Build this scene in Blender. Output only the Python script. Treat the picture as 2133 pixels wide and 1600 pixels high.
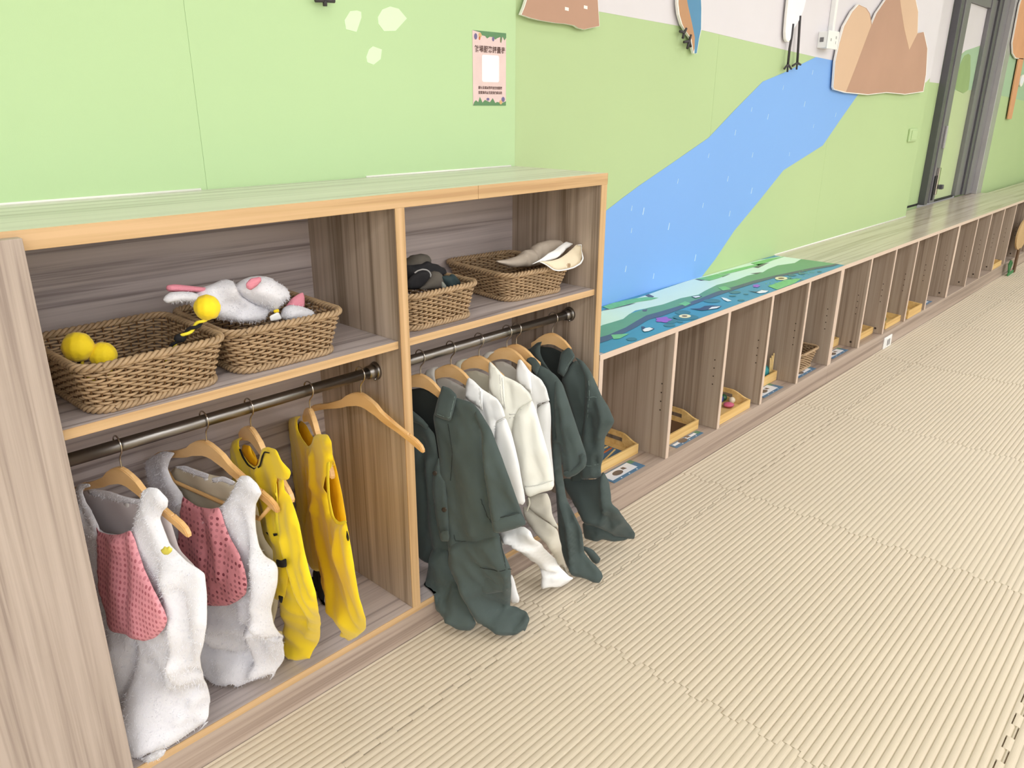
import bpy, bmesh, math, random
import numpy as np
from mathutils import Vector, Matrix
from mathutils.geometry import delaunay_2d_cdt
random.seed(7); rng = np.random.default_rng(7)
PI = math.pi
for o in list(bpy.data.objects): bpy.data.objects.remove(o)
scene = bpy.context.scene
COL = scene.collection

# ---------------- camera, world, lights, exposure ----------------
cam_d = bpy.data.cameras.new('camera'); cam = bpy.data.objects.new('camera', cam_d); COL.objects.link(cam)
cam_d.sensor_fit = 'HORIZONTAL'; cam_d.sensor_width = 36; cam_d.lens = 27.117
cam_d.clip_start = .05; cam_d.clip_end = 60
_r = Vector((0.68094817, -0.73230636, 0.00608177)); _u = Vector((0.24658794, 0.23709811, 0.93966956)); _f = Vector((0.68956797, 0.63836657, -0.34202944))
M = Matrix.Identity(4)
for i in range(3):
    M[i][0] = _r[i]; M[i][1] = _u[i]; M[i][2] = -_f[i]
M.translation = Vector((-1.79357, -1.30434, 1.29856))
cam.matrix_world = M
scene.camera = cam
scene.view_settings.view_transform = 'Standard'; scene.view_settings.look = 'None'
scene.view_settings.gamma = 1; scene.view_settings.use_curve_mapping = False
scene.view_settings.exposure = -1.02
world = bpy.data.worlds.new('world'); scene.world = world; world.use_nodes = True
world.node_tree.nodes['Background'].inputs[0].default_value = (1, .97, .93, 1)
world.node_tree.nodes['Background'].inputs[1].default_value = .62
def area(name, loc, sx, sy, power, col=(.93, .955, 1.0)):
    d = bpy.data.lights.new(name, 'AREA'); d.shape = 'RECTANGLE'; d.size = sx; d.size_y = sy; d.energy = power; d.color = col
    o = bpy.data.objects.new(name, d); COL.objects.link(o); o.location = loc
for _x in (-7.8, -5.5, -3.2, -.9, 1.4, 3.7, 6.0, 8.3):  # far-left columns are unseen lamps added to brighten the hanging clothes
    _k = 1.45 if _x < -1 else 1.0
    area('ceiling_and_fill_lamp', (_x, -.5, 2.68), .6, .3, 8 * _k)
    area('ceiling_and_fill_lamp', (_x + .3, -2.3, 2.68), .6, .6, 34 * _k * (1.6 if 1 < _x < 4 else 1))
    area('ceiling_and_fill_lamp', (_x + .3, -4.0, 2.68), .6, .6, 44 * _k)
    area('ceiling_and_fill_lamp', (_x + .3, -5.5, 2.68), .6, .6, 44 * _k)  # unseen extra row, added as frontal fill for the shelf interior

# ---------------- helpers ----------------
def lin(c):
    return tuple(((v / 255) / 12.92 if v / 255 <= .04045 else ((v / 255 + .055) / 1.055) ** 2.4) for v in c) + (1,)
def newmat(name):
    m = bpy.data.materials.new(name); m.use_nodes = True
    nt = m.node_tree; b = nt.nodes['Principled BSDF']
    return m, nt, b
def plain(name, col, rough=.6, metal=0, noise=.05, nscale=6, bump=0, bscale=300, sheen=0, spec=.5):
    m, nt, b = newmat(name)
    b.inputs['Roughness'].default_value = rough; b.inputs['Metallic'].default_value = metal
    b.inputs['Specular IOR Level'].default_value = spec
    if sheen: b.inputs['Sheen Weight'].default_value = sheen
    tc = nt.nodes.new('ShaderNodeTexCoord'); n = nt.nodes.new('ShaderNodeTexNoise'); n.inputs['Scale'].default_value = nscale; n.inputs['Detail'].default_value = 3
    nt.links.new(tc.outputs['Object'], n.inputs['Vector'])
    r = nt.nodes.new('ShaderNodeValToRGB'); c = lin(col)
    r.color_ramp.elements[0].position = .3; r.color_ramp.elements[1].position = .7
    r.color_ramp.elements[0].color = tuple(v * (1 - noise) for v in c[:3]) + (1,); r.color_ramp.elements[1].color = tuple(min(1, v * (1 + noise)) for v in c[:3]) + (1,)
    nt.links.new(n.outputs['Fac'], r.inputs['Fac']); nt.links.new(r.outputs['Color'], b.inputs['Base Color'])
    if bump:
        n2 = nt.nodes.new('ShaderNodeTexNoise'); n2.inputs['Scale'].default_value = bscale; n2.inputs['Detail'].default_value = 2
        nt.links.new(tc.outputs['Object'], n2.inputs['Vector'])
        bp = nt.nodes.new('ShaderNodeBump'); bp.inputs['Strength'].default_value = bump; bp.inputs['Distance'].default_value = .002
        nt.links.new(n2.outputs['Fac'], bp.inputs['Height']); nt.links.new(bp.outputs['Normal'], b.inputs['Normal'])
    return m
def wood(name, axis, c_lo, c_mid, c_hi, rough=.4, sc=1.0, streak=1.0, dist=.35):
    m, nt, b = newmat(name); b.inputs['Roughness'].default_value = rough
    tc = nt.nodes.new('ShaderNodeTexCoord')
    def noise(along, across, detail, d):
        mp = nt.nodes.new('ShaderNodeMapping')
        s = [across] * 3; s['xyz'.index(axis)] = along
        mp.inputs['Scale'].default_value = [v * sc for v in s]
        n = nt.nodes.new('ShaderNodeTexNoise'); n.inputs['Scale'].default_value = 1; n.inputs['Detail'].default_value = detail; n.inputs['Distortion'].default_value = d
        nt.links.new(tc.outputs['Object'], mp.inputs['Vector']); nt.links.new(mp.outputs['Vector'], n.inputs['Vector']); return n
    a = noise(.7, 38, 6, dist * 1.6); c = noise(3, 190, 2, 0)
    mx = nt.nodes.new('ShaderNodeMath'); mx.operation = 'MULTIPLY_ADD'; mx.inputs[1].default_value = .30 * streak
    nt.links.new(c.outputs['Fac'], mx.inputs[0])
    sb = nt.nodes.new('ShaderNodeMath'); sb.operation = 'SUBTRACT'; sb.inputs[1].default_value = .15 * streak
    nt.links.new(a.outputs['Fac'], sb.inputs[0]); nt.links.new(sb.outputs[0], mx.inputs[2])
    r = nt.nodes.new('ShaderNodeValToRGB'); cr = r.color_ramp
    cr.elements[0].position = .34; cr.elements[0].color = lin(c_lo); cr.elements[1].position = .66; cr.elements[1].color = lin(c_hi)
    e = cr.elements.new(.46); e.color = lin(c_mid)
    nt.links.new(mx.outputs[0], r.inputs['Fac']); nt.links.new(r.outputs['Color'], b.inputs['Base Color'])
    bp = nt.nodes.new('ShaderNodeBump'); bp.inputs['Strength'].default_value = .08; bp.inputs['Distance'].default_value = .001
    nt.links.new(mx.outputs[0], bp.inputs['Height']); nt.links.new(bp.outputs['Normal'], b.inputs['Normal'])
    return m
def dotted(name, base, dot, su, sv, rad, dot_min):
    m, nt, b = newmat(name); b.inputs['Roughness'].default_value = .45
    uv = nt.nodes.new('ShaderNodeUVMap'); mp = nt.nodes.new('ShaderNodeMapping'); mp.inputs['Scale'].default_value = (su, sv, 1)
    nt.links.new(uv.outputs['UV'], mp.inputs['Vector'])
    fr = nt.nodes.new('ShaderNodeVectorMath'); fr.operation = 'FRACTION'; nt.links.new(mp.outputs[0], fr.inputs[0])
    ds = nt.nodes.new('ShaderNodeVectorMath'); ds.operation = 'DISTANCE'; ds.inputs[1].default_value = (.5, .5, 0); nt.links.new(fr.outputs[0], ds.inputs[0])
    lt = nt.nodes.new('ShaderNodeMath'); lt.operation = 'LESS_THAN'; lt.inputs[1].default_value = rad; nt.links.new(ds.outputs['Value'], lt.inputs[0])
    fl = nt.nodes.new('ShaderNodeVectorMath'); fl.operation = 'FLOOR'; nt.links.new(mp.outputs[0], fl.inputs[0])
    wn = nt.nodes.new('ShaderNodeTexWhiteNoise'); nt.links.new(fl.outputs[0], wn.inputs['Vector'])
    mu = nt.nodes.new('ShaderNodeMath'); mu.operation = 'MULTIPLY'; nt.links.new(lt.outputs[0], mu.inputs[0])
    ml = nt.nodes.new('ShaderNodeMapRange'); ml.inputs['To Min'].default_value = dot_min; ml.inputs['To Max'].default_value = 1  # weakest dot strength, varied at random from dot to dot
    nt.links.new(wn.outputs['Value'], ml.inputs['Value']); nt.links.new(ml.outputs[0], mu.inputs[1])
    mix = nt.nodes.new('ShaderNodeMixRGB'); mix.inputs[1].default_value = lin(base); mix.inputs[2].default_value = lin(dot)
    nt.links.new(mu.outputs[0], mix.inputs[0]); nt.links.new(mix.outputs[0], b.inputs['Base Color'])
    return m

MT = {
 'wall_left': plain('wall_left', (188, 218, 164), .55, noise=.015, nscale=1.2, bump=.05, bscale=500),
 'wall_green': plain('wall_green', (184, 208, 152), .55, noise=.02, nscale=1.5, bump=.05, bscale=500),
 'green_far': plain('green_far', (166, 198, 162), .6, noise=.02),
 'sky_print': plain('sky_print', (226, 222, 226), .55, noise=.01),
 'river': plain('river', (128, 178, 244), .5, noise=.015, nscale=1),
 'river_dash': plain('river_dash', (196, 224, 250), .5, noise=0),
 'pebble': plain('pebble', (222, 252, 206), .5, noise=0),
 'rock_brown': plain('rock_brown', (188, 148, 124), .6, noise=.04, nscale=3),
 'rock_tan': plain('rock_tan', (220, 186, 154), .6, noise=.03, nscale=3),
 'cut_edge': plain('cut_edge', (250, 246, 240), .5, noise=0),
 'bird_brown': plain('bird_brown', (190, 144, 104), .6), 'bird_blue': plain('bird_blue', (84, 142, 180), .6),
 'heron': plain('heron', (240, 245, 252), .6, noise=.01), 'leg': plain('leg', (60, 56, 58), .6),
 'caulk': plain('caulk', (245, 246, 236), .4, noise=0), 'gap': plain('gap', (146, 168, 126), .8),
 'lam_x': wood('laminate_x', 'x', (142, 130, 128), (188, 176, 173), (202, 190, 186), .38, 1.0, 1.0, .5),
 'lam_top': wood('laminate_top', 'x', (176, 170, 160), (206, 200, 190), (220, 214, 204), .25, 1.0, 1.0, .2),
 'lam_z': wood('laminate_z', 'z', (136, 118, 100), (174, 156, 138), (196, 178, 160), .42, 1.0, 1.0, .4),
 'panel_z': wood('panel_z', 'z', (150, 134, 124), (172, 156, 144), (188, 172, 160), .5, 1.6, 1.0, .5),
 'edge_x': wood('edge_x', 'x', (188, 150, 106), (204, 168, 122), (216, 180, 136), .45, 1.4, .8, .2),
 'edge_z': wood('edge_z', 'z', (188, 150, 106), (204, 168, 122), (216, 180, 136), .45, 1.4, .8, .2),
 'bench_x': wood('bench_x', 'x', (146, 128, 116), (172, 153, 139), (188, 170, 156), .42, .8, 1.0, .7),
 'bench_top': wood('bench_top', 'x', (176, 162, 146), (202, 188, 172), (216, 202, 186), .2, .8, 1.0, .7),
 'bench_z': wood('bench_z', 'z', (142, 124, 108), (168, 150, 132), (182, 166, 150), .5, .8, 1.0, .5),
 'bench_edge': plain('bench_edge', (218, 196, 178), .5, noise=.03),
 'mat': plain('mat', (206, 192, 170), .75, noise=.02, nscale=2.5, bump=.12, bscale=900),
 'subfloor': plain('subfloor', (190, 172, 146), .8),
 'ceiling': plain('ceiling', (240, 241, 243), .9), 'plaster': plain('plaster', (236, 234, 234), .9),
 'steel': plain('steel', (142, 138, 134), .32, 1, noise=.03), 'chrome': plain('chrome', (205, 200, 192), .18, 1, noise=0),
 'dark_metal': plain('dark_metal', (128, 126, 130), .35, .25, noise=.04, nscale=3),
 'dark_metal2': plain('dark_metal2', (92, 91, 96), .35, .25), 'alu': plain('alu', (196, 194, 196), .35, .6), 'black_gap': plain('black_gap', (30, 30, 32), .6),
 'hanger': wood('hanger', 'y', (214, 164, 104), (228, 182, 122), (238, 196, 140), .35, .6, .4, .2),
 'wicker': plain('wicker', (172, 144, 110), .5, noise=.18, nscale=40), 'wicker_dk': plain('wicker_dk', (110, 78, 44), .7, noise=.1),
 'tray': wood('tray', 'x', (214, 172, 104), (228, 190, 122), (238, 204, 140), .45, 1.2, .6, .2),
 'fluff': plain('fluff', (238, 237, 242), .95, noise=.01, nscale=30, bump=.25, bscale=260),
 'fluff_strand': plain('fluff_strand', (240, 240, 246), .8, noise=0),
 'lining': plain('lining', (218, 208, 208), .8, noise=.03), 'lining2': plain('lining2', (222, 210, 186), .8, noise=.03), 'ziptape': plain('ziptape', (240, 238, 236), .6),
 'sequin': dotted('sequin', (232, 158, 168), (186, 104, 116), 105, 88, .30, .5),
 'sequin2': dotted('sequin2', (226, 148, 156), (126, 52, 66), 82, 84, .28, .0),
 'badge': plain('badge', (238, 226, 96), .3), 'black': plain('black', (22, 20, 24), .85, noise=.05),
 'yellow': plain('yellow', (255, 220, 22), .75, noise=.03, nscale=12, bump=.15, bscale=900, sheen=.2),
 'yellow_dk': plain('yellow_dk', (250, 196, 20), .75, noise=.04, nscale=12), 'yellow_lt': plain('yellow_lt', (255, 230, 60), .75),  # darker yellow for tabard insides, interior shade put into the colour
 'green_cloth': plain('green_cloth', (70, 82, 80), .85, noise=.07, nscale=14, bump=.25, bscale=1400, sheen=.15),
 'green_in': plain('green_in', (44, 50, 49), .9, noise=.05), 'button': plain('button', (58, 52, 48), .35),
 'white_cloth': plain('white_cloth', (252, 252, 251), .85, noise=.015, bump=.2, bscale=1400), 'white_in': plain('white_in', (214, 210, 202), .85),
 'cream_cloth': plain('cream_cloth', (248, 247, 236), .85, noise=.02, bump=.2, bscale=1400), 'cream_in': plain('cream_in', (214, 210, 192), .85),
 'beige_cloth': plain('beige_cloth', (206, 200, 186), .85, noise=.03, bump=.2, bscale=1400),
 'pink': plain('pink', (236, 150, 166), .9, bump=.5, bscale=400), 'olive': plain('olive', (92, 86, 78), .9, noise=.2, nscale=30),
 'camo': plain('camo', (150, 152, 142), .9, noise=.2, nscale=40), 'teal_dark': plain('teal_dark', (44, 60, 62), .9, noise=.15, nscale=30),
 'grey_rim': plain('grey_rim', (160, 158, 158), .6), 'beige_hat': plain('beige_hat', (206, 192, 176), .9, noise=.05, nscale=20, bump=.4, bscale=600),
 'brim_in': plain('brim_in', (234, 220, 192), .9, bump=.3, bscale=500),
 'st_water': plain('st_water', (64, 150, 182), .35, noise=.10, nscale=4), 'st_mint': plain('st_mint', (226, 250, 232), .35, noise=.01),
 'st_bank': plain('st_bank', (104, 164, 116), .35, noise=.06, nscale=8), 'st_shore': plain('st_shore', (72, 84, 104), .35),
 'st_leaf': plain('st_leaf', (120, 200, 122), .35, noise=.12, nscale=60), 'st_twig': plain('st_twig', (92, 84, 96), .35), 'st_pad': plain('st_pad', (52, 120, 132), .35),
 'st_lily': plain('st_lily', (160, 88, 204), .35), 'st_ring': plain('st_ring', (250, 238, 190), .35), 'st_hole': plain('st_hole', (120, 96, 50), .4),
 'st_dark': plain('st_dark', (40, 52, 84), .35), 'st_white': plain('st_white', (248, 250, 252), .35),
 'poster': plain('poster', (230, 204, 200), .4, noise=.03, nscale=30), 'poster_text': plain('poster_text', (92, 62, 56), .5), 'poster_green': plain('poster_green', (92, 138, 92), .5),
 'poster_purple': plain('poster_purple', (112, 104, 148), .5), 'poster_orange': plain('poster_orange', (218, 176, 120), .5), 'poster_white': plain('poster_white', (250, 252, 252), .4), 'poster_brown': plain('poster_brown', (128, 112, 84), .5),
 'card_blue': plain('card_blue', (84, 124, 156), .35), 'card_white': plain('card_white', (232, 234, 240), .3), 'card_green': plain('card_green', (92, 138, 110), .4), 'card_pic': plain('card_pic', (110, 96, 88), .4),
 'toy_blue': plain('toy_blue', (30, 52, 132), .4), 'toy_pink': plain('toy_pink', (216, 104, 134), .4), 'toy_green': plain('toy_green', (40, 84, 56), .4), 'toy_cream': plain('toy_cream', (236, 222, 196), .4),
 'toy_teal': plain('toy_teal', (54, 142, 146), .7), 'toy_purple': plain('toy_purple', (66, 40, 108), .4), 'toy_lime': plain('toy_lime', (170, 190, 60), .5), 'toy_orange': plain('toy_orange', (206, 112, 60), .5), 'toy_red': plain('toy_red', (180, 60, 44), .5),
 'dark_board': plain('dark_board', (98, 70, 46), .6), 'stick': plain('stick', (238, 206, 140), .5), 'tan_board': plain('tan_board', (200, 166, 118), .6),
 'leafgreen': plain('leafgreen', (64, 132, 78), .6), 'outlet': plain('outlet', (246, 246, 244), .3, noise=0), 'outlet_slot': plain('outlet_slot', (120, 118, 120), .5),
 'switch': plain('switch', (190, 214, 160), .4, noise=.01), 'hole': plain('hole', (60, 48, 38), .8), 'tree_print': plain('tree_print', (150, 178, 118), .5), 'tree_cut': plain('tree_cut', (222, 164, 120), .6),
 'film_green': plain('film_green', (200, 216, 168), .25, noise=.01), 'seam_green': plain('seam_green', (112, 128, 124), .9), 'seam_dark': plain('seam_dark', (40, 46, 46), .9), 'seam_white': plain('seam_white', (204, 202, 198), .9), 'seam_yellow': plain('seam_yellow', (220, 160, 10), .9),
 'heart': plain('heart', (176, 110, 130), .5), 'purple_stain': plain('purple_stain', (190, 180, 230), .5),
}
def link(name, me, mat=None, parent=None, smooth=False):
    o = bpy.data.objects.new(name, me); COL.objects.link(o)
    if mat is not None: me.materials.append(MT[mat] if isinstance(mat, str) else mat)
    if smooth: me.polygons.foreach_set('use_smooth', [True] * len(me.polygons))
    if parent is not None:
        o.parent = parent
        o.matrix_parent_inverse = Matrix.Identity(4)
    return o
def root(name, label, cat, loc=(0, 0, 0), rz=0, group=None):
    o = bpy.data.objects.new(name, None); COL.objects.link(o); o.empty_display_size = .05
    o.location = loc; o.rotation_euler = (0, 0, rz); o['label'] = label; o['category'] = cat
    if group: o['group'] = group
    return o
def tag(o, label, cat, group=None):
    o['label'] = label; o['category'] = cat
    if group: o['group'] = group
    return o
def lab(o, t): o['label'] = t; return o
def bm_new(): return bmesh.new()
def done(bm, name, mat, parent=None, smooth=False):
    bmesh.ops.recalc_face_normals(bm, faces=bm.faces)
    me = bpy.data.meshes.new(name); bm.to_mesh(me); bm.free()
    return link(name, me, mat, parent, smooth)
def add_box(bm, a, b, bev=0):
    m = Matrix.Translation([(p + q) / 2 for p, q in zip(a, b)]) @ Matrix.Diagonal([abs(q - p) for p, q in zip(a, b)] + [1])
    g = bmesh.ops.create_cube(bm, size=1, matrix=m)
    if bev:
        es = list({e for v in g['verts'] for e in v.link_edges})
        bmesh.ops.bevel(bm, geom=es, offset=bev, segments=2, affect='EDGES', profile=.5)
def box(name, a, b, mat, parent=None, bev=.0008):
    bm = bm_new(); add_box(bm, a, b, bev); return done(bm, name, mat, parent)
def tube_arrays(P, r, sides=6, closed=False):
    P = np.asarray(P, float); n = len(P)
    if closed: T = np.roll(P, -1, 0) - np.roll(P, 1, 0)
    else: T = np.gradient(P, axis=0)
    T /= np.linalg.norm(T, axis=1)[:, None] + 1e-12
    ref = np.array([0, 0, 1.0]) if abs(T[0][2]) < .9 else np.array([1.0, 0, 0])
    A = np.zeros_like(P); a = np.cross(T[0], ref); a /= np.linalg.norm(a)
    for i in range(n):
        a = a - T[i] * (a @ T[i]); a /= np.linalg.norm(a); A[i] = a
    B = np.cross(T, A); r = np.broadcast_to(r, (n,))
    th = np.arange(sides) * 2 * PI / sides
    V = P[:, None] + r[:, None, None] * (np.cos(th)[None, :, None] * A[:, None] + np.sin(th)[None, :, None] * B[:, None])
    F = []; m = n if closed else n - 1
    for i in range(m):
        j = (i + 1) % n
        for k in range(sides):
            l = (k + 1) % sides; F.append((i * sides + k, i * sides + l, j * sides + l, j * sides + k))
    if not closed: F.append(tuple(range(sides))[::-1]); F.append(tuple((n - 1) * sides + k for k in range(sides)))
    return V.reshape(-1, 3), F
def tubes(name, paths, mat, parent=None, sides=6):
    VV = []; FF = []; off = 0
    for P, r, cl in paths:
        V, F = tube_arrays(P, r, sides, cl); VV.append(V); FF += [tuple(i + off for i in f) for f in F]; off += len(V)
    me = bpy.data.meshes.new(name); me.from_pydata(np.concatenate(VV).tolist(), [], FF)
    return link(name, me, mat, parent, True)
def prism(bm, pts, fn, t):
    """extrude 2D polygon pts; fn(p, d) -> 3D point at depth d (0 front, t back)"""
    a = [bm.verts.new(fn(p, 0)) for p in pts]; b = [bm.verts.new(fn(p, t)) for p in pts]
    n = len(pts); bm.faces.new(a); bm.faces.new(b[::-1])
    for i in range(n): bm.faces.new((a[i], b[i], b[(i + 1) % n], a[(i + 1) % n]))
def poly_wall(name, pts, y, t, mat, parent=None):
    bm = bm_new(); prism(bm, pts, lambda p, d: (p[0], y + d, p[1]), t); return done(bm, name, mat, parent)
def poly_top(name, pts, z, t, mat, parent=None):
    bm = bm_new(); prism(bm, pts, lambda p, d: (p[0], p[1], z - d), t); return done(bm, name, mat, parent)
def clip(pts, axis, lo, hi):
    for s, lim in ((1, lo), (-1, hi)):
        o = []
        for i in range(len(pts)):
            a, b = pts[i - 1], pts[i]; da, db = s * (a[axis] - lim), s * (b[axis] - lim)
            if (da >= 0) != (db >= 0):
                k = da / (da - db); o.append([a[j] + k * (b[j] - a[j]) for j in (0, 1)])
            if db >= 0: o.append(list(b))
        pts = o
        if not pts: return pts
    return pts
def smooth_loop(P, it=1):
    P = np.asarray(P, float)
    for _ in range(it):
        Q = np.roll(P, -1, 0); a = .86 * P + .14 * Q; b = .14 * P + .86 * Q
        P = np.stack([a, b], 1).reshape(-1, P.shape[1])
    return P
WRINKLE = {'green_cloth': (.0030, 1), 'white_cloth': (.0022, .9), 'cream_cloth': (.0022, .9), 'beige_cloth': (.0035, 1), 'yellow': (.0024, .8), 'yellow_dk': (.002, 1), 'fluff': (.003, .5), 'sequin': (.0014, 1), 'sequin2': (.002, 1), 'beige_hat': (.003, 1.4), 'black': (.002, 2), 'olive': (.002, 2)}
def sheet(fr, rec, parent, res=.0085, clampf=None, hw=0):
    """a cut piece of cloth: outline (u, v, offset) in the garment's own upright plane, with folds and thickness"""
    name, mat, ol, ct, rg, infl, th, label = rec[:8]; seams = rec[8] if len(rec) > 8 else []
    P0, U, N = fr; O3 = smooth_loop(ol, 2)
    # resample
    L = []
    for i in range(len(O3)):
        a, b = O3[i], O3[(i + 1) % len(O3)]; d = np.linalg.norm((b - a)[:2]); k = max(1, int(d / (res * .8)))
        for j in range(k): L.append(a + (b - a) * j / k)
    L = np.array(L)
    if len(L) > 6:
        keep = [0]
        for i in range(1, len(L)):
            if np.linalg.norm(L[i][:2] - L[keep[-1]][:2]) > .0012: keep.append(i)
        L = L[keep]
    bx = L[:, 0]; by = L[:, 1]
    size = max(np.ptp(bx), np.ptp(by)); rs = min(res, max(.0012, min(np.ptp(bx), np.ptp(by)) / 5))
    gx, gy = np.meshgrid(np.arange(bx.min(), bx.max(), rs), np.arange(by.min(), by.max(), rs)); gx = gx + (np.arange(gx.shape[0]) % 2)[:, None] * rs * .5
    q = np.stack([gx.ravel(), gy.ravel()], 1)
    A = L[:, :2]; B = np.roll(A, -1, 0); AB = B - A
    def inside(q):
        c = np.zeros(len(q), bool)
        for a, b in zip(A, B):
            m = (a[1] > q[:, 1]) != (b[1] > q[:, 1])
            x = a[0] + (q[:, 1] - a[1]) * (b[0] - a[0]) / ((b[1] - a[1]) or 1e-9)
            c ^= m & (q[:, 0] < x)
        return c
    def dist(q, A, AB):
        t = np.clip(((q[:, None] - A[None]) * AB[None]).sum(2) / ((AB ** 2).sum(1)[None] + 1e-12), 0, 1)
        return np.sqrt((((A[None] + t[..., None] * AB[None]) - q[:, None]) ** 2).sum(2)).min(1)
    q = q[inside(q)]; q = q[dist(q, A, AB) > rs * .45] if len(q) else q
    pts = np.concatenate([A, q]) if len(q) else A
    nb = len(A)
    r = delaunay_2d_cdt([Vector(p) for p in pts.tolist()], [(i, (i + 1) % nb) for i in range(nb)], [], 1, 1e-6)
    V2 = np.array([tuple(v) for v in r[0]]); tris = [tuple(f) for f in r[2]]
    d = dist(V2, A, AB)
    src = np.array(ol + ct)
    w = 1 / ((((V2[:, None] - src[None, :, :2]) ** 2).sum(2) + 4e-4) ** 1.4)
    # boundary vertices keep the outline's own offsets more strongly
    w2 = 1 / ((((V2[:, None] - L[None, ::3, :2]) ** 2).sum(2) + 4e-4) ** 1.4)
    off = (w @ src[:, 2] + w2 @ L[::3, 2]) / (w.sum(1) + w2.sum(1))
    for P, amp, wd in rg:
        P = np.array(P)
        if len(P) < 2: continue
        dd = dist(V2, P[:-1], P[1:] - P[:-1]); off = off + amp * np.exp(-(dd / wd) ** 2) * np.clip(d / .012, .15, 1)
    if mat in WRINKLE:
        am, sc = WRINKLE[mat]; am *= 1.9 if 'leg' in name else (1.25 if name in ('sleeve', 'side_panel') else 1)
        h = np.zeros(len(V2)); rw = np.random.default_rng(int(abs(ol[0][0] * 1e4)) + len(ol))
        for q_ in range(5):
            al = rw.normal(.15, .5); kx, ky = math.cos(al), math.sin(al); fq = rw.uniform(28, 75) * sc; ph = rw.uniform(0, 6)
            wv = np.sin(V2[:, 0] * rw.uniform(10, 22) + V2[:, 1] * rw.uniform(8, 20) + ph); msk = np.clip(.5 + .9 * np.sin(V2[:, 0] * rw.uniform(9, 20) - V2[:, 1] * rw.uniform(9, 16) + ph * 2), 0, 1)
            h += msk * (1 - np.abs(np.sin((V2[:, 0] * kx + V2[:, 1] * ky) * fq + 1.3 * wv + ph))) ** 2.2 * rw.uniform(.5, 1)
        off = off + am * h * np.clip(d / .012, 0, 1)
    prof = np.sqrt(np.clip(1 - (1 - np.clip(d / max(infl * 2.2, .004), 0, 1)) ** 2, 0, 1))
    off = off + infl * prof + (.0022 * np.sin(V2[:, 0] * 47 + V2[:, 1] * 19 + ol[0][0] * 99) * np.sin(V2[:, 1] * 31 + V2[:, 0] * 13) * prof if infl > .003 else 0)
    if hw:
        # cloth lies outside the wooden hanger it hangs on
        zt = np.clip((V2[:, 1] + .155) / .03, 0, 1) * np.clip((hw + .03 - np.abs(V2[:, 0])) / .02, 0, 1)
        if name.startswith('back') or name == 'zip': off = off - zt * np.maximum(0, off + .0085)
        elif name != 'neck_facing': lim = .0125 + th * .6 + .3 * np.clip(off, 0, .02); off = off + zt * np.maximum(0, lim - off)
    bk = off - th * (.25 + .75 * prof) - (infl * prof * (1 if th > .014 else 0))
    def world(o): return P0[None] + V2[:, :1] * U[None] + V2[:, 1:] * np.array([[0, 0, 1.0]]) + o[:, None] * N[None]
    F = world(off); K = world(bk)
    if clampf: F = clampf(F); K = clampf(K, True)
    n = len(V2)
    ori = 1
    a, b, c = [F[i] for i in tris[0]]
    if np.cross(b - a, c - a) @ N < 0: ori = -1
    faces = [t[::ori] for t in tris] + [tuple(i + n for i in t[::-ori]) for t in tris]
    cnt = {}
    for t in tris:
        t = t[::ori]
        for i in range(3): cnt[(t[i], t[(i + 1) % 3])] = 1
    for (i, j) in list(cnt):
        if (j, i) not in cnt: faces.append((j, i, i + n, j + n))
    org = np.array(parent.location) if parent is not None else np.zeros(3)
    VV = np.concatenate([F, K]) - org
    me = bpy.data.meshes.new(name); me.from_pydata(VV.tolist(), [], faces); me.update()
    uvl = me.uv_layers.new(name='UVMap'); li = np.zeros(len(me.loops), int); me.loops.foreach_get('vertex_index', li)
    uvl.data.foreach_set('uv', np.concatenate([V2, V2])[li].ravel())
    ob = link(name, me, mat, parent, True)
    if label: ob['label'] = label
    if seams:
        pp = []
        for P in seams['p']:
            P = np.array(P); n_ = max(4, int(np.linalg.norm(P[1:] - P[:-1], axis=1).sum() / .004)); tt = np.linspace(0, len(P) - 1, n_)
            Q = np.stack([np.interp(tt, range(len(P)), P[:, i]) for i in (0, 1)], 1)
            ki = ((Q[:, None] - V2[None]) ** 2).sum(2).argsort(1)[:, :4]; hgt = (F[ki] @ N).mean(1) - P0 @ N
            pp.append((P0[None] + Q[:, :1] * U[None] + Q[:, 1:] * np.array([[0, 0, 1.0]]) + (hgt + .0006)[:, None] * N[None] - org[None], .0009, False))
        tubes('seam', pp, seams['m'], ob, 5)
    if mat == 'fluff': fur(ob, F - org, [t[::ori] for t in tris], N)
    return ob
def fur(ob, V, tris, N, dens=62000, ln=.0075):
    T = np.array(tris); a, b, c = V[T[:, 0]], V[T[:, 1]], V[T[:, 2]]
    nr = np.cross(b - a, c - a); ar = np.linalg.norm(nr, axis=1) / 2; nr = nr / (2 * ar[:, None] + 1e-12)
    k = int(ar.sum() * dens); idx = rng.choice(len(T), k, p=ar / ar.sum())
    s = rng.random((k, 2)); fl = s.sum(1) > 1; s[fl] = 1 - s[fl]
    p = a[idx] + s[:, :1] * (b - a)[idx] + s[:, 1:] * (c - a)[idx]
    dirv = nr[idx] * .55 + rng.normal(0, .5, (k, 3)) + np.array([0, 0, -.35]); dirv /= np.linalg.norm(dirv, axis=1)[:, None]
    sd = np.cross(dirv, rng.normal(0, 1, (k, 3))); sd /= np.linalg.norm(sd, axis=1)[:, None]
    L = ln * rng.uniform(.5, 1.1, (k, 1)); w = .00045
    v = np.stack([p - sd * w, p + sd * w, p + dirv * L], 1).reshape(-1, 3)
    me = bpy.data.meshes.new('fur'); me.vertices.add(3 * k); me.vertices.foreach_set('co', v.ravel())
    me.loops.add(3 * k); me.loops.foreach_set('vertex_index', np.arange(3 * k, dtype=np.int32))
    me.polygons.add(k); me.polygons.foreach_set('loop_start', np.arange(0, 3 * k, 3, dtype=np.int32))
    me.update(); me.validate()
    o = link('fur', me, 'fluff_strand', ob); o['kind'] = 'stuff'

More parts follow.
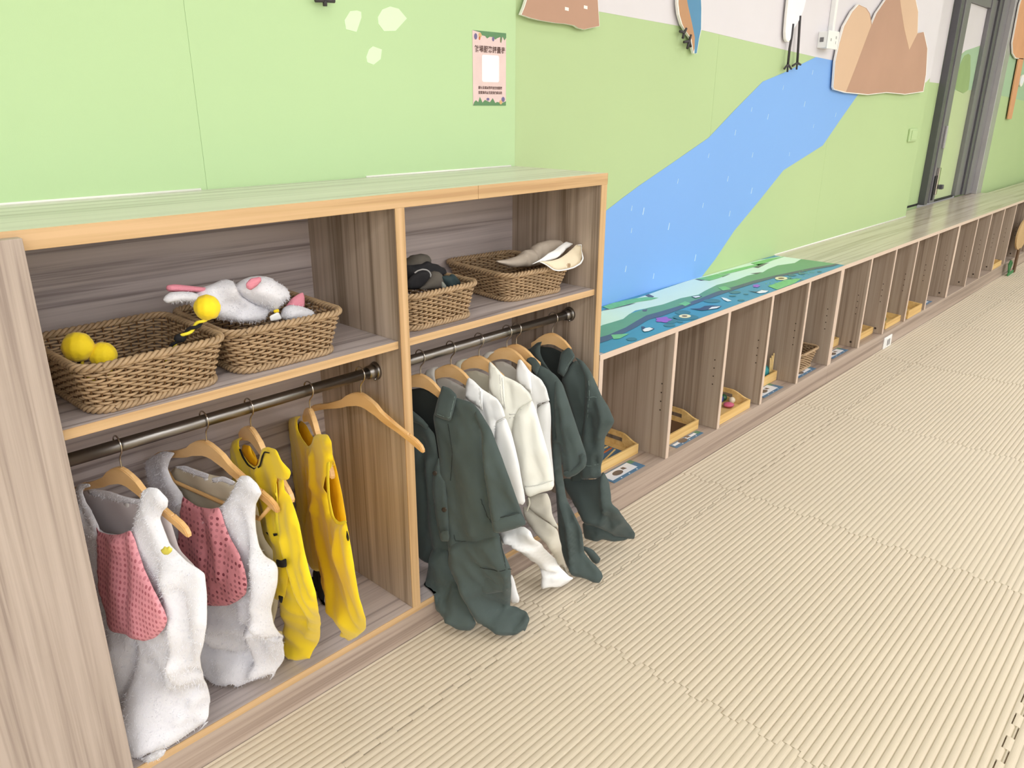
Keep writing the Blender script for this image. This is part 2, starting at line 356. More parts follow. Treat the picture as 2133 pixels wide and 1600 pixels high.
# patterns of clothes and prints, in metres
DATA = {"G":[{"n":"rabbit_vest","hx":-1.34,"th":14,"w":.165,"label":"fluffy white sleeveless costume with dotted pink belly, nearest the light end panel","group":"fluffy vests","p":[["back_panel","lining",[[-.216,-.1207,-.0198],[-.1618,-.0956,-.0199],[-.0904,-.0843,-.0197],[-.0309,-.0805,-.0162],[.0264,-.0697,-.015],[.0817,-.0499,-.0153],[.0943,-.0969,-.0159],[.1017,-.152,-.0175],[.1428,-.182,-.0198],[.1503,-.2286,-.0225],[.121,-.3529,-.0275],[.0794,-.4527,-.029],[-.1203,-.6024,-.0299],[-.2871,-.6615,-.0293],[-.2844,-.3397,-.0206]],
[[-.1322,-.0987,-.02],[.0264,-.0697,-.015],[-.1032,-.5297,-.03]],[],.006,.004,None],["back_edge","fluff",[[-.1409,-.0828,-.0085],[-.0704,-.0697,-.0085],[-.0174,-.0691,-.0085],[.0372,-.0606,-.0085],[.0317,-.0722,-.0085],[-.0238,-.0832,-.0085],[-.0835,-.0909,-.0085],[-.1367,-.0945,-.0085]],[],[],.004,.004,None],["shoulder_strap","fluff",[[-.1309,-.0674,.015],[-.1148,-.0529,.0149],[-.0797,-.0439,.015],[-.0767,-.0492,.0151],[-.102,-.06,.0149],[-.1082,-.0718,.0151],[-.1007,-.0914,.018],[-.0755,-.1076,.0282],[-.0618,-.1247,.03],[-.0597,-.1497,.0292],[-.0864,-.1687,.0287],[-.0948,-.1283,.0292],[-.1279,-.101,.0177]],
[[-.1314,-.068,.0],[-.0661,-.1249,.03]],[],.006,.004,None],["front_panel","fluff",[[-.1845,-.082,.0227],[-.1405,-.0912,.0233],[-.1114,-.1043,.0233],[-.0927,-.1308,.0231],[-.0696,-.1331,.0262],[-.0465,-.1365,.0308],[.0129,-.1209,.0349],[.0482,-.1008,.0321],[.0549,-.0689,.0223],[.0712,-.0412,.0195],[.0847,-.0154,.0192],[.1035,-.0028,.0194],[.1281,.0019,.0199],[.1526,-.0141,.0203],[.1465,-.0309,.0203],[.1329,-.0413,.0204],[.1203,-.061,.0209],[.1286,-.087,.0229],[.1389,-.1076,.0245],[.1608,-.1156,.0282],[.1864,-.126,.0305],[.2145,-.1308,.0302],[.2291,-.1359,.03],[.2289,-.1593,.0305],[.2387,-.224,.0493],[.2195,-.2779,.0489],[.1992,-.3132,.0448],[.1853,-.3486,.0366],[.1485,-.4334,-.0015],[.1298,-.4969,-.0329],[.1365,-.5191,-.037],[.1175,-.5487,-.0369],[.1097,-.5589,-.0101],[.1456,-.5175,.0543],[.0892,-.5642,.0668],[.0678,-.5599,.0933],[.0647,-.5633,.1286],[.0343,-.5832,.1279],[.0156,-.544,.1103],[-.0385,-.5403,.0805],[-.0732,-.4987,.06],[-.1398,-.4896,.0446],[-.1922,-.3918,.0389],[-.2164,-.2337,.0231]],
[[-.1044,-.104,.02],[.0668,-.034,.006],[.1193,-.0375,.01],[.0142,-.1164,.035],[.0523,-.265,.06],[.2283,-.1401,.03],[.2317,-.2466,.05],[.1118,-.4136,.08],[.0589,-.5599,.129],[.0981,-.555,.0667],[.1171,-.535,-.0381],[-.1379,-.4307,.04],[-.2065,-.29,.02]],
[[[[.1538,-.1627],[.1603,-.2547],[.1503,-.3321],[.1517,-.3869]],.018,.0242],[[[.1757,-.185],[.1875,-.2747],[.1649,-.3658]],-.012,.0132],[[[.1491,-.3428],[.139,-.4273],[.1091,-.5083],[.1298,-.5006]],.02,.0176],[[[.1662,-.3661],[.1112,-.4838],[.1133,-.5225],[.1248,-.513]],-.02,.011],[[[.1242,-.4686],[.0966,-.5483],[.1394,-.5178]],.012,.0132],[[[.0125,-.3516],[-.0044,-.4232],[-.03,-.5076],[-.0291,-.5438]],-.014,.011],[[[-.041,-.3881],[-.0764,-.4801]],.012,.0198],[[[.0555,-.3928],[.0983,-.4089],[.1367,-.4399]],-.01,.0198],[[[.0487,-.4802],[.0953,-.4874]],.012,.033]],.012,.008,None],["hem_flap","fluff",[[.0119,-.6076,.1056],[.0696,-.5613,.1056],[.1217,-.5163,.1056],[.1459,-.5043,.1056],[.1331,-.5258,.1056],[.1023,-.5532,.1056],[.0476,-.5931,.1056]],
[[.0689,-.564,.1056]],[],.004,.004,None],["belly_patch","sequin",[[-.0558,-.1203,.0352],[-.048,-.1303,.0355],[-.0076,-.1212,.0421],[.0334,-.1065,.045],[.065,-.0882,.045],[.0732,-.1036,.0451],[.0817,-.1279,.047],[.1037,-.1557,.0566],[.1423,-.1796,.0706],[.1658,-.2059,.0747],[.171,-.2241,.075],[.1585,-.2471,.0751],[.1303,-.2765,.0784],[.0959,-.2962,.0799],[.0646,-.3042,.0782],[.0358,-.3073,.0739],[-.008,-.3238,.0679],[-.0279,-.318,.0661],[-.0285,-.2793,.0664],[-.0554,-.2522,.0548],[-.0626,-.206,.045],[-.0536,-.1528,.0399]],
[[-.0527,-.1237,.035],[.0308,-.1063,.045],[.0682,-.0912,.045],[.0823,-.2424,.078],[.1662,-.2289,.075],[.0995,-.2926,.08],[-.0296,-.3131,.066],[-.061,-.2055,.045]],
[[[[.0129,-.1199],[.006,-.2984]],.006,.022],[[[.0461,-.1098],[.0546,-.2753]],-.004,.011]],.006,.002,None],["zip","ziptape",[[-.0276,-.076,-.0085],[-.01,-.0733,-.0085],[-.038,-.1479,-.0204],[-.0445,-.1831,-.0219],[-.0635,-.1889,-.0219],[-.0503,-.1391,-.0173]],
[[-.0183,-.0753,-.008],[-.0526,-.1801,-.022]],[],.001,.002,None],["badge","badge",[[.1637,-.0914,.06],[.1726,-.0849,.06],[.1761,-.08,.06],[.182,-.081,.06],[.1892,-.076,.06],[.1923,-.0788,.06],[.1972,-.0782,.06],[.1931,-.0861,.06],[.1826,-.0951,.06],[.1721,-.0984,.06],[.1663,-.0964,.06]],[],[],.002,.003,"small yellow winking face badge"]]},
{"n":"rabbit_vest","hx":-1.175,"th":9,"w":.2,"label":"fluffy white sleeveless costume with shiny dotted pink belly, beside the yellow tabards","group":"fluffy vests","p":[["back_panel","lining2",[[-.1936,-.1383,-.0199],[-.16,-.1079,-.02],[-.0947,-.0924,-.0184],[-.0241,-.0878,-.015],[.0242,-.0794,-.0151],[.0683,-.0829,-.0156],[.1128,-.1131,-.017],[.1145,-.1911,-.0209],[.1489,-.2255,-.0243],[.1279,-.3522,-.029],[.0805,-.4588,-.0297],[-.2205,-.5923,-.0289],[-.2706,-.4303,-.0235]],
[[-.1702,-.1142,-.02],[-.0078,-.0853,-.015],[-.0179,-.4637,-.03]],[],.006,.004,None],["back_edge","fluff",[[-.1459,-.0993,-.0085],[-.1037,-.0853,-.0085],[-.0707,-.085,-.0085],[-.0219,-.0822,-.0085],[-.0293,-.0954,-.0085],[-.0738,-.0993,-.0085],[-.1239,-.1,-.0085]],[],[],.004,.004,None],["back_edge","fluff",[[-.0154,-.0892,-.0085],[.0267,-.0727,-.0085],[.0641,-.0747,-.0085],[.0545,-.0861,-.0085],[.0194,-.0867,-.0085],[-.0111,-.0989,-.0085]],[],[],.004,.004,None],["shoulder_strap","fluff",[[-.2209,-.1026,.0005],[-.1643,-.0657,.0146],[-.1266,-.0467,.0149],[-.0867,-.0405,.0151],[-.1084,-.0617,.015],[-.1246,-.0872,.015],[-.1117,-.1111,.0162],[-.0947,-.1222,.0182],[-.0799,-.1339,.0199],[-.0785,-.1639,.0278],[-.0991,-.2156,.03],[-.1141,-.2684,.0294],[-.144,-.2427,.0296],[-.1923,-.1812,.0169],[-.221,-.1483,.0034]],
[[-.1669,-.0823,.0],[-.0936,-.2138,.03]],[],.008,.004,None],["front_panel","fluff",[[-.1757,-.2405,.0316],[-.086,-.1533,.0312],[-.0587,-.1446,.0316],[-.0153,-.1434,.0336],[.036,-.1308,.0349],[.0607,-.1148,.034],[.0751,-.1,.026],[.0946,-.0754,.0206],[.1137,-.0475,.0191],[.1283,-.0299,.0193],[.1524,-.0229,.0196],[.176,-.0339,.0201],[.1849,-.0501,.0184],[.174,-.0647,.0203],[.1635,-.0802,.0206],[.1567,-.1125,.0227],[.1611,-.1402,.0277],[.1724,-.1597,.0337],[.1915,-.1764,.0355],[.2175,-.1819,.035],[.224,-.1933,.035],[.2223,-.224,.0385],[.2155,-.2505,.0442],[.2008,-.2891,.0448],[.199,-.3193,.0425],[.1975,-.3508,.0297],[.1921,-.3738,.0157],[.1527,-.4343,-.0132],[.1142,-.5051,-.0456],[.0894,-.5507,-.0533],[.0749,-.5697,-.0404],[.0919,-.539,.0092],[.0288,-.5708,.0209],[.0334,-.5558,.0597],[-.0013,-.5688,.0603],[-.0376,-.5618,.055],[-.0665,-.5221,.0529],[-.074,-.4844,.0563],[-.1381,-.4027,.0476]],
[[.101,-.0557,.006],[.1539,-.0673,.01],[.037,-.1261,.035],[.0804,-.2755,.055],[.2205,-.1893,.035],[.2132,-.2728,.045],[.0179,-.56,.061],[.0859,-.55,-.0537],[.0537,-.56,.0134],[.1426,-.3598,.08],[-.0184,-.4074,.06],[-.137,-.2882,.03]],
[[[[.1824,-.1712],[.1856,-.2422],[.1771,-.3098],[.176,-.3613]],.02,.022],[[[.0955,-.3546],[.165,-.3434],[.165,-.3821],[.1903,-.3765]],-.03,.0099],[[[.1252,-.3324],[.169,-.3324],[.2033,-.3402]],.014,.0176],[[[.0139,-.4059],[.0977,-.3958],[.0827,-.4795],[.0731,-.5412]],.018,.0154],[[[-.04,-.4821],[.0179,-.4939],[.0608,-.4937]],-.022,.0132],[[[-.0215,-.4212],[.0014,-.4558]],.012,.0154],[[[.1302,-.4361],[.0767,-.5383]],.012,.0176],[[[.1243,-.1059],[.1541,-.1808],[.1433,-.2885]],-.008,.0154]],.012,.008,None],["belly_patch","sequin2",[[-.0484,-.1187,.0401],[-.0298,-.1229,.0403],[.0062,-.1253,.0437],[.0532,-.1142,.045],[.0795,-.1027,.045],[.086,-.1144,.045],[.0943,-.1379,.0458],[.1143,-.1606,.0508],[.1419,-.1737,.0584],[.1644,-.1987,.066],[.1704,-.2276,.0679],[.1627,-.2556,.0679],[.1349,-.2822,.068],[.1004,-.3071,.0688],[.0604,-.3241,.0699],[.0265,-.3368,.0699],[-.0246,-.333,.0674],[-.0666,-.2967,.0556],[-.0867,-.262,.0457],[-.0728,-.1994,.0452]],
[[-.047,-.1261,.04],[.0532,-.1142,.045],[.0828,-.1154,.045],[.0712,-.2705,.07],[.1624,-.2415,.068],[.0444,-.3271,.07],[-.0764,-.2354,.045]],
[[[[.0178,-.1364],[.0391,-.2615]],-.006,.011],[[[.0579,-.1287],[.0873,-.2426]],.006,.0132]],.006,.002,None],["zip","ziptape",[[-.0461,-.0914,-.0085],[-.0267,-.0902,-.0085],[-.0395,-.1377,-.0165],[-.0471,-.1759,-.0199],[-.0669,-.1844,-.0199],[-.0607,-.1437,-.0157]],
[[-.0324,-.0886,-.006],[-.0547,-.1725,-.02]],[],.001,.002,None]]},
{"n":"yellow_tabard","hx":-1.078,"th":-8,"w":.185,"label":"yellow bee tabard with dark stripes, second from the shelf divider side","group":"yellow tabards","p":[["back_panel","yellow_dk",[[-.1421,-.0949,-.025],[-.0962,-.0844,-.025],[-.0709,-.0928,-.025],[-.0581,-.1055,-.025],[-.0174,-.073,-.025],[.0847,-.0844,-.025],[.1052,-.0982,-.025],[.1125,-.1505,-.025],[.1222,-.2371,-.025],[.127,-.3291,-.025],[.1295,-.3763,-.025],[.0309,-.4322,-.025],[-.072,-.4101,-.025],[-.1653,-.3243,-.025],[-.2083,-.2129,-.025]],[],[],.006,.004,None],["neck_facing","yellow_dk",[[-.089,-.0738,-.005],[-.0366,-.055,-.005],[-.0308,-.0722,-.005],[-.0035,-.079,-.005],[-.0166,-.0975,-.005],[-.0607,-.1005,-.005],[-.0831,-.0914,-.005]],[],[],.002,.004,None],["front_panel","yellow",[[-.0959,-.0786,.0154],[-.0711,-.0504,.0149],[-.0215,-.0251,.0151],[-.006,-.0197,.0153],[-.0303,-.036,.0151],[-.0337,-.0504,.0155],[-.0119,-.0619,.0179],[.019,-.0684,.0203],[.0525,-.0642,.0208],[.0755,-.0501,.0205],[.0853,-.0283,.0171],[.1039,-.0049,.0162],[.1338,.01,.0162],[.1782,.0202,.0167],[.195,.0026,.0105],[.2208,-.0131,.012],[.2106,-.0312,.0121],[.1919,-.0396,.0153],[.1673,-.0433,.0185],[.1585,-.0624,.0187],[.1556,-.0948,.0198],[.1721,-.1282,.0253],[.1839,-.1647,.0282],[.2052,-.2011,.0332],[.2097,-.2365,.0347],[.1711,-.3145,.0336],[.0795,-.3659,.0334],[.009,-.3188,.0318],[-.0453,-.2255,.027],[-.1043,-.1584,.0154]],
[[-.1101,-.0648,.0],[.0842,-.0219,.004],[.1798,-.0404,.012],[.0493,-.0679,.02],[.064,-.198,.03],[.1578,-.2637,.035]],
[[[[.074,-.0446],[.1054,-.1168],[.1517,-.1798]],.008,.011],[[[.0264,-.0937],[.0784,-.1913]],-.006,.0154]],.006,.004,None],["side_flap","yellow_lt",[[.1892,-.036,.03],[.1855,-.089,.03],[.1858,-.1257,.03],[.191,-.1714,.03],[.2054,-.2077,.03],[.1905,-.2542,.03],[.16,-.3165,.03],[.1394,-.3433,.03],[.1312,-.3266,.03],[.1329,-.2789,.03],[.1428,-.2282,.03],[.1527,-.1679,.03],[.1677,-.0967,.03]],[],[],.003,.003,None],["side_panel","yellow",[[.1702,-.0477,.0173],[.1977,-.0346,.0173],[.195,-.0609,.009],[.2479,-.0741,.0243],[.2754,-.1003,.0298],[.2839,-.1484,.0269],[.3066,-.1822,.03],[.3394,-.2076,.0384],[.3191,-.2622,.0247],[.2208,-.3691,-.0201],[.1135,-.5053,-.0633],[.0972,-.5395,-.0636],[.0959,-.5459,-.0484],[.1303,-.518,-.0172],[.0993,-.5434,-.0122],[.0466,-.5731,-.0135],[.01,-.5765,-.0165],[.0013,-.5526,-.018],[.0654,-.4514,.0011],[.1096,-.3794,.0197],[.1215,-.3463,.0247],[.1606,-.2659,.0262],[.1837,-.2205,.0257],[.1895,-.1509,.0292],[.1662,-.1008,.02]],
[[.1681,-.0515,.008],[.248,-.1129,.03],[.3075,-.2352,.04],[.1004,-.54,-.012],[.0965,-.5299,-.0648]],
[[[[.2173,-.1484],[.2398,-.2428],[.2417,-.3296],[.1319,-.4615]],.01,.011],[[[.1953,-.181],[.2083,-.2823],[.1669,-.392]],-.008,.0088],[[[.2668,-.0843],[.269,-.1871],[.3244,-.2369]],-.006,.0099]],.01,.004,None],["stripe","black",[[.1128,-.0996,.034],[.1421,-.0883,.034],[.1898,-.0816,.034],[.1896,-.0921,.034],[.1469,-.1065,.034],[.1113,-.1142,.034]],[],[],.001,.002,None],["stripe","black",[[.1131,-.182,.036],[.1501,-.169,.036],[.1794,-.1542,.036],[.1779,-.1603,.036],[.1371,-.1829,.036]],[],[],.001,.002,None],["stripe","black",[[.1969,-.1985,.05],[.2218,-.1892,.05],[.2506,-.1694,.05],[.2482,-.1896,.05],[.2251,-.2036,.05],[.1924,-.2172,.05]],[],[],.001,.002,None],["stripe","black",[[.1903,-.2842,.052],[.2185,-.2719,.052],[.2064,-.2943,.052],[.1964,-.2977,.052]],[],[],.001,.002,None],["neck_binding","black",[[-.0124,-.045,.027],[-.0003,-.0406,.027],[.012,-.0525,.027],[.0353,-.0624,.027],[.0666,-.0602,.027],[.099,-.0413,.027],[.1186,-.0129,.027],[.1347,.0033,.027],[.1644,.0111,.027],[.1614,.008,.027],[.1364,.0008,.027],[.1224,-.0167,.027],[.1034,-.0427,.027],[.0684,-.0627,.027],[.0284,-.0683,.027],[.002,-.0596,.027]],[],[],.0005,.002,None]]},
{"n":"yellow_tabard","hx":-.935,"th":-20,"w":.165,"label":"yellow bee tabard hanging beside the empty hanger","group":"yellow tabards","p":[["back_panel","yellow_dk",[[-.2616,-.1284,-.025],[-.1931,-.1157,-.025],[-.1308,-.1234,-.025],[-.0541,-.1052,-.025],[.0603,-.082,-.025],[.093,-.1085,-.025],[.1268,-.1566,-.025],[.1501,-.2153,-.025],[.079,-.3915,-.025],[-.1077,-.5041,-.025],[-.3195,-.5061,-.025],[-.3792,-.3539,-.025],[-.3796,-.2368,-.025]],[],[],.006,.004,None],["front_panel","yellow",[[-.3262,-.1694,-.0044],[-.2832,-.1328,-.0049],[-.0854,-.0454,.0149],[-.0168,-.0189,.0149],[-.0671,-.0493,.0149],[-.066,-.0717,.0149],[-.0297,-.0778,.0149],[.0317,-.0741,.0149],[.0698,-.0527,.0149],[.0961,-.0254,.0149],[.1459,.0019,.0149],[.2061,.0225,.0149],[.2339,.0172,.0149],[.2021,-.026,.0002],[.2187,-.0399,.0008],[.197,-.0537,.0008],[.2292,-.026,.015],[.2028,-.0406,.015],[.1815,-.0769,.0152],[.1107,-.1581,.0012],[.1427,-.1938,.0049],[.2048,-.1754,.0098],[.2783,-.1408,.0126],[.298,-.1234,.0112],[.3135,-.1301,.0151],[.3541,-.148,.0222],[.3607,-.187,.0193],[.3452,-.2639,.0113],[.3474,-.2981,.0044],[.3344,-.3326,-.0052],[.2924,-.388,-.0147],[.2183,-.4602,-.0212],[.1359,-.5291,-.0222],[.1145,-.5341,-.0052],[.1987,-.4404,.0275],[.1745,-.4288,.0287],[.1022,-.4285,.0185],[.0379,-.3918,.0127],[-.0881,-.4683,.0076],[-.1709,-.49,.0019],[-.2236,-.4465,.0024],[-.2555,-.4053,.0018],[-.2972,-.3682,.0008],[-.3706,-.3589,.0011],[-.2772,-.2732,.0004],[-.2755,-.2037,-.0017]],
[[-.2131,-.0975,-.005],[.0818,-.0362,.0],[-.0783,-.275,.0],[-.2022,-.4792,.0],[.2504,-.2163,.025],[.1574,-.5101,-.0228],[.2156,-.413,.03]],
[[[[.0112,-.0796],[-.059,-.2013],[-.15,-.3783]],-.008,.011],[[[.0852,-.0778],[.0442,-.2508],[.1429,-.3407],[.1774,-.4711]],.014,.0132],[[[.2523,-.1728],[.2638,-.2673],[.2735,-.3695]],.008,.0154],[[[.0258,-.1385],[-.0053,-.3011],[.059,-.3789]],-.01,.0088]],.008,.004,None],["arm_binding","yellow_lt",[[.2173,-.0328,.022],[.244,-.0171,.022],[.2261,-.0658,.022],[.2203,-.1115,.022],[.2411,-.1424,.022],[.2835,-.1313,.022],[.3318,-.1021,.022],[.3462,-.0967,.022],[.3212,-.118,.022],[.2574,-.1492,.022],[.2117,-.1542,.022],[.1975,-.1116,.022],[.2038,-.0653,.022]],[],[],.001,.003,None],["tail","black",[[-.1845,-.522,-.01],[-.106,-.47,-.01],[-.0755,-.4661,-.01],[-.0733,-.5214,-.01],[-.1021,-.5834,-.01],[-.1618,-.6604,-.01],[-.0963,-.6616,-.01],[-.0617,-.66,-.01],[-.0952,-.6912,-.01],[-.1556,-.723,-.01],[-.2054,-.7133,-.01],[-.2206,-.6447,-.01]],[],[],.006,.004,None],["stripe","black",[[.3327,-.1228,.02],[.3469,-.1318,.02],[.3365,-.1479,.02],[.3248,-.1417,.02]],[],[],.001,.002,None]]},
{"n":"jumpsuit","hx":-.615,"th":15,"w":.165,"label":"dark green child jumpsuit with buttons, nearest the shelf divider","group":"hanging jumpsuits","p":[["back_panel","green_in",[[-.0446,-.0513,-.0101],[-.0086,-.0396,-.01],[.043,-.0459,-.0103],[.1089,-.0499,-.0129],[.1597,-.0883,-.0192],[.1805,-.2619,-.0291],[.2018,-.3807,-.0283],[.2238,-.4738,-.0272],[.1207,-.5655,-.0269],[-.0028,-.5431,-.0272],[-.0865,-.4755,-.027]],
[[-.0029,-.0438,-.01],[.0791,-.2871,-.03]],[],.002,.004,None],["left_front","green_cloth",[[-.039,-.1154,.0149],[-.0026,-.1027,.0155],[.0329,-.128,.0201],[.0498,-.144,.0203],[.056,-.2036,.0174],[.0558,-.2521,.0149],[.0705,-.2831,.0143],[.0767,-.3505,.0154],[.0897,-.426,.0276],[.0965,-.4955,.0294],[.0526,-.5248,.0279],[-.001,-.53,.0217],[-.0529,-.5073,.0092],[-.0625,-.452,.0052]],
[[-.044,-.1245,.0],[.0496,-.1442,.02],[.0827,-.4701,.03],[-.0403,-.4458,.005]],
[[[[.0295,-.2238],[.0366,-.3632],[.0549,-.479]],.012,.0132],[[[.01,-.1738],[.0094,-.43]],-.01,.0132]],.004,.004,None],["right_front","green_cloth",[[.047,-.0972,.0181],[.0601,-.0617,.0167],[.1064,-.033,.0161],[.1615,-.0372,.0176],[.1836,-.0589,.0146],[.1855,-.1106,.0163],[.1944,-.1531,.0324],[.2131,-.2326,.0473],[.226,-.3219,.0471],[.2517,-.3578,.0497],[.2628,-.4048,.05],[.279,-.4553,.0496],[.2846,-.51,.0492],[.1964,-.5525,.0515],[.1405,-.5329,.0541],[.1097,-.4913,.0549],[.0966,-.4124,.0493],[.0834,-.3247,.0363],[.0667,-.2632,.0301],[.0682,-.1951,.0313],[.0543,-.143,.0205]],
[[.0986,-.0436,.004],[.1769,-.0643,.01],[.074,-.2614,.03],[.1714,-.2286,.05],[.2519,-.3943,.05],[.1275,-.4857,.055]],
[[[[.1769,-.0892],[.2023,-.1966],[.2164,-.3246]],-.014,.0099],[[[.1317,-.1222],[.175,-.363]],.006,.0242],[[[.1062,-.3044],[.1279,-.4571]],.006,.011]],.008,.004,None,{"m":"seam_dark","p":[[[.1261,-.3901],[.1301,-.4073],[.1837,-.3975]],
[[.2005,-.2731],[.2153,-.3195],[.2296,-.331]],
[[.0952,-.1036],[.1165,-.1685],[.1084,-.2491]]]}],["placket","green_cloth",[[.0707,-.1929,.035],[.0766,-.2372,.0374],[.091,-.2516,.0426],[.1015,-.2996,.05],[.1083,-.3632,.0566],[.1154,-.3902,.0598],[.1091,-.4144,.0599],[.0855,-.4214,.0598],[.0766,-.3853,.0579],[.0629,-.3371,.0502],[.056,-.2849,.048],[.055,-.2423,.0377]],
[[.0719,-.1993,.035],[.0852,-.3175,.05],[.1036,-.4047,.06]],[],.003,.003,None],["left_leg","green_cloth",[[.0469,-.4583,.0309],[.0882,-.4595,.032],[.0982,-.4944,.0447],[.1137,-.5232,.0501],[.1636,-.5638,.0728],[.1887,-.5998,.0785],[.2008,-.618,.0747],[.1967,-.631,.0832],[.1881,-.6392,.097],[.1635,-.6416,.1026],[.1421,-.6336,.1132],[.1038,-.6205,.0972],[.0405,-.6089,.0537],[.024,-.5871,.0501],[.0331,-.5277,.0471],[.0328,-.4924,.0335]],
[[.0603,-.4696,.03],[.1161,-.5287,.05],[.0316,-.5786,.05],[.1866,-.638,.0974],[.1462,-.63,.1136],[.1975,-.62,.0742]],
[[[[.0519,-.4978],[.1022,-.524]],.008,.0154],[[[.1107,-.5298],[.1057,-.5813],[.1203,-.6014]],-.016,.0088],[[[.1045,-.5914],[.1337,-.6142]],.014,.0099],[[[.1381,-.5585],[.1751,-.5872]],-.014,.0132]],.012,.004,None],["right_leg","green_cloth",[[.1111,-.4208,.0599],[.1886,-.3898,.0552],[.2521,-.3556,.0501],[.2628,-.4025,.0503],[.2897,-.4454,.0588],[.2798,-.5134,.0368],[.2558,-.594,-.0103],[.2732,-.5958,-.0235],[.3031,-.5991,-.0133],[.3188,-.6112,-.0049],[.3147,-.6388,-.0049],[.3105,-.6342,.0425],[.2985,-.6415,.0755],[.2701,-.6416,.0825],[.2523,-.6378,.0894],[.1985,-.6236,.0719],[.1746,-.5882,.0731],[.1571,-.5474,.0799],[.1304,-.5133,.0718],[.1076,-.4819,.0614]],
[[.1319,-.4245,.06],[.2519,-.3806,.05],[.2873,-.4605,.06],[.1561,-.5484,.08],[.2981,-.638,.0758],[.253,-.635,.0897],[.314,-.63,-.006],[.276,-.6,-.0245]],
[[[[.1977,-.5461],[.2289,-.5859],[.2693,-.6127],[.2889,-.6175]],-.022,.0099],[[[.1673,-.5229],[.2091,-.5896],[.2754,-.6157]],.016,.0154],[[[.2873,-.4486],[.2546,-.603],[.2777,-.6184]],.016,.0077],[[[.287,-.6182],[.2896,-.6308],[.3014,-.6042]],-.02,.0088],[[[.1786,-.4508],[.2328,-.4582],[.2858,-.4465]],-.005,.0055],[[[.2193,-.5063],[.2434,-.5952]],-.008,.0176]],.014,.004,None,{"m":"seam_dark","p":[[[.2547,-.3529],[.2629,-.3991],[.2776,-.4386]],
[[.2057,-.4576],[.246,-.4546],[.2917,-.4388]]]}],["sleeve","green_cloth",[[.1548,-.036,.0176],[.1844,-.0582,.016],[.2219,-.0829,.0428],[.2504,-.1345,.0474],[.2876,-.2101,.056],[.3029,-.2807,.0347],[.3181,-.3184,.0302],[.2884,-.3358,.0435],[.2561,-.3432,.0698],[.2455,-.3422,.0699],[.2341,-.3046,.0638],[.22,-.2254,.0592],[.2019,-.1462,.0453],[.1981,-.097,.0449],[.1689,-.0687,.0195]],
[[.1624,-.0491,.008],[.2008,-.0964,.045],[.2443,-.2062,.06],[.314,-.313,.03],[.2496,-.341,.07]],
[[[[.212,-.1317],[.2586,-.3053]],.008,.0154],[[[.2476,-.1574],[.2899,-.3108]],-.004,.0132]],.01,.004,None],["cuff","green_cloth",[[.2446,-.304,.0776],[.2772,-.2925,.0722],[.3041,-.2846,.042],[.3095,-.2896,.0397],[.3238,-.3135,.0392],[.2966,-.3265,.0594],[.2606,-.339,.0779],[.2499,-.3381,.0778]],
[[.2541,-.3117,.078],[.314,-.3049,.038],[.2607,-.3336,.078]],[],.006,.003,None,{"m":"seam_dark","p":[[[.2497,-.3017],[.2798,-.292],[.3059,-.2864]]]}],["collar","green_cloth",[[.0746,-.0091,.0151],[.0982,-.0117,.0174],[.1216,-.0236,.0248],[.1188,-.0544,.0345],[.1152,-.086,.0496],[.0867,-.0855,.046],[.0653,-.0813,.0449],[.0669,-.0474,.0287]],
[[.0689,-.0162,.0],[.1189,-.0265,.025],[.1128,-.0813,.05],[.0681,-.0807,.045]],[],.004,.004,None,{"m":"seam_green","p":[[[.0743,-.0748],[.1131,-.0779],[.1165,-.0273]]]}],["collar","green_cloth",[[-.0328,-.0878,.03],[-.0094,-.0871,.03],[.0105,-.0975,.03],[.0218,-.1044,.03],[.0398,-.1202,.03],[.0322,-.1322,.03],[.0124,-.1206,.03],[-.0195,-.1166,.03],[-.0372,-.1149,.03]],[],[],.003,.004,None],["button","button",[[.076,-.2222,.075],[.0805,-.2145,.075],[.0876,-.2128,.075],[.0917,-.2184,.075],[.0872,-.2261,.075],[.0801,-.2278,.075]],[],[],.001,.003,None],["button","button",[[.1065,-.3111,.085],[.111,-.3032,.085],[.1195,-.3009,.085],[.1236,-.3066,.085],[.1191,-.3145,.085],[.1106,-.3168,.085]],[],[],.001,.003,None],["tab","green_cloth",[[.0984,-.3788,.08],[.1216,-.3681,.08],[.1254,-.3849,.08],[.1222,-.3997,.08],[.099,-.4065,.08]],[],[],.001,.003,None]]},
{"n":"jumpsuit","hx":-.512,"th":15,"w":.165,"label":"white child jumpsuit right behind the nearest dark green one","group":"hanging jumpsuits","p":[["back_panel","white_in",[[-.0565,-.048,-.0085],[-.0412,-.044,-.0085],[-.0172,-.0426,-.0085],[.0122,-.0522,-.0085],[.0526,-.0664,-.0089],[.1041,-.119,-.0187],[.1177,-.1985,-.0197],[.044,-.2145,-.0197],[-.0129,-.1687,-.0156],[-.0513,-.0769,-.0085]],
[[-.018,-.0429,-.005],[.0739,-.1803,-.02]],[],.002,.004,None],["collar","white_in",[[-.0734,-.036,.0178],[-.0636,-.0177,.0155],[-.0426,-.0065,.015],[-.0248,-.0025,.0158],[-.0381,-.0135,.0154],[-.039,-.031,.0195],[-.0329,-.0521,.0207],[-.0493,-.0483,.0206]],
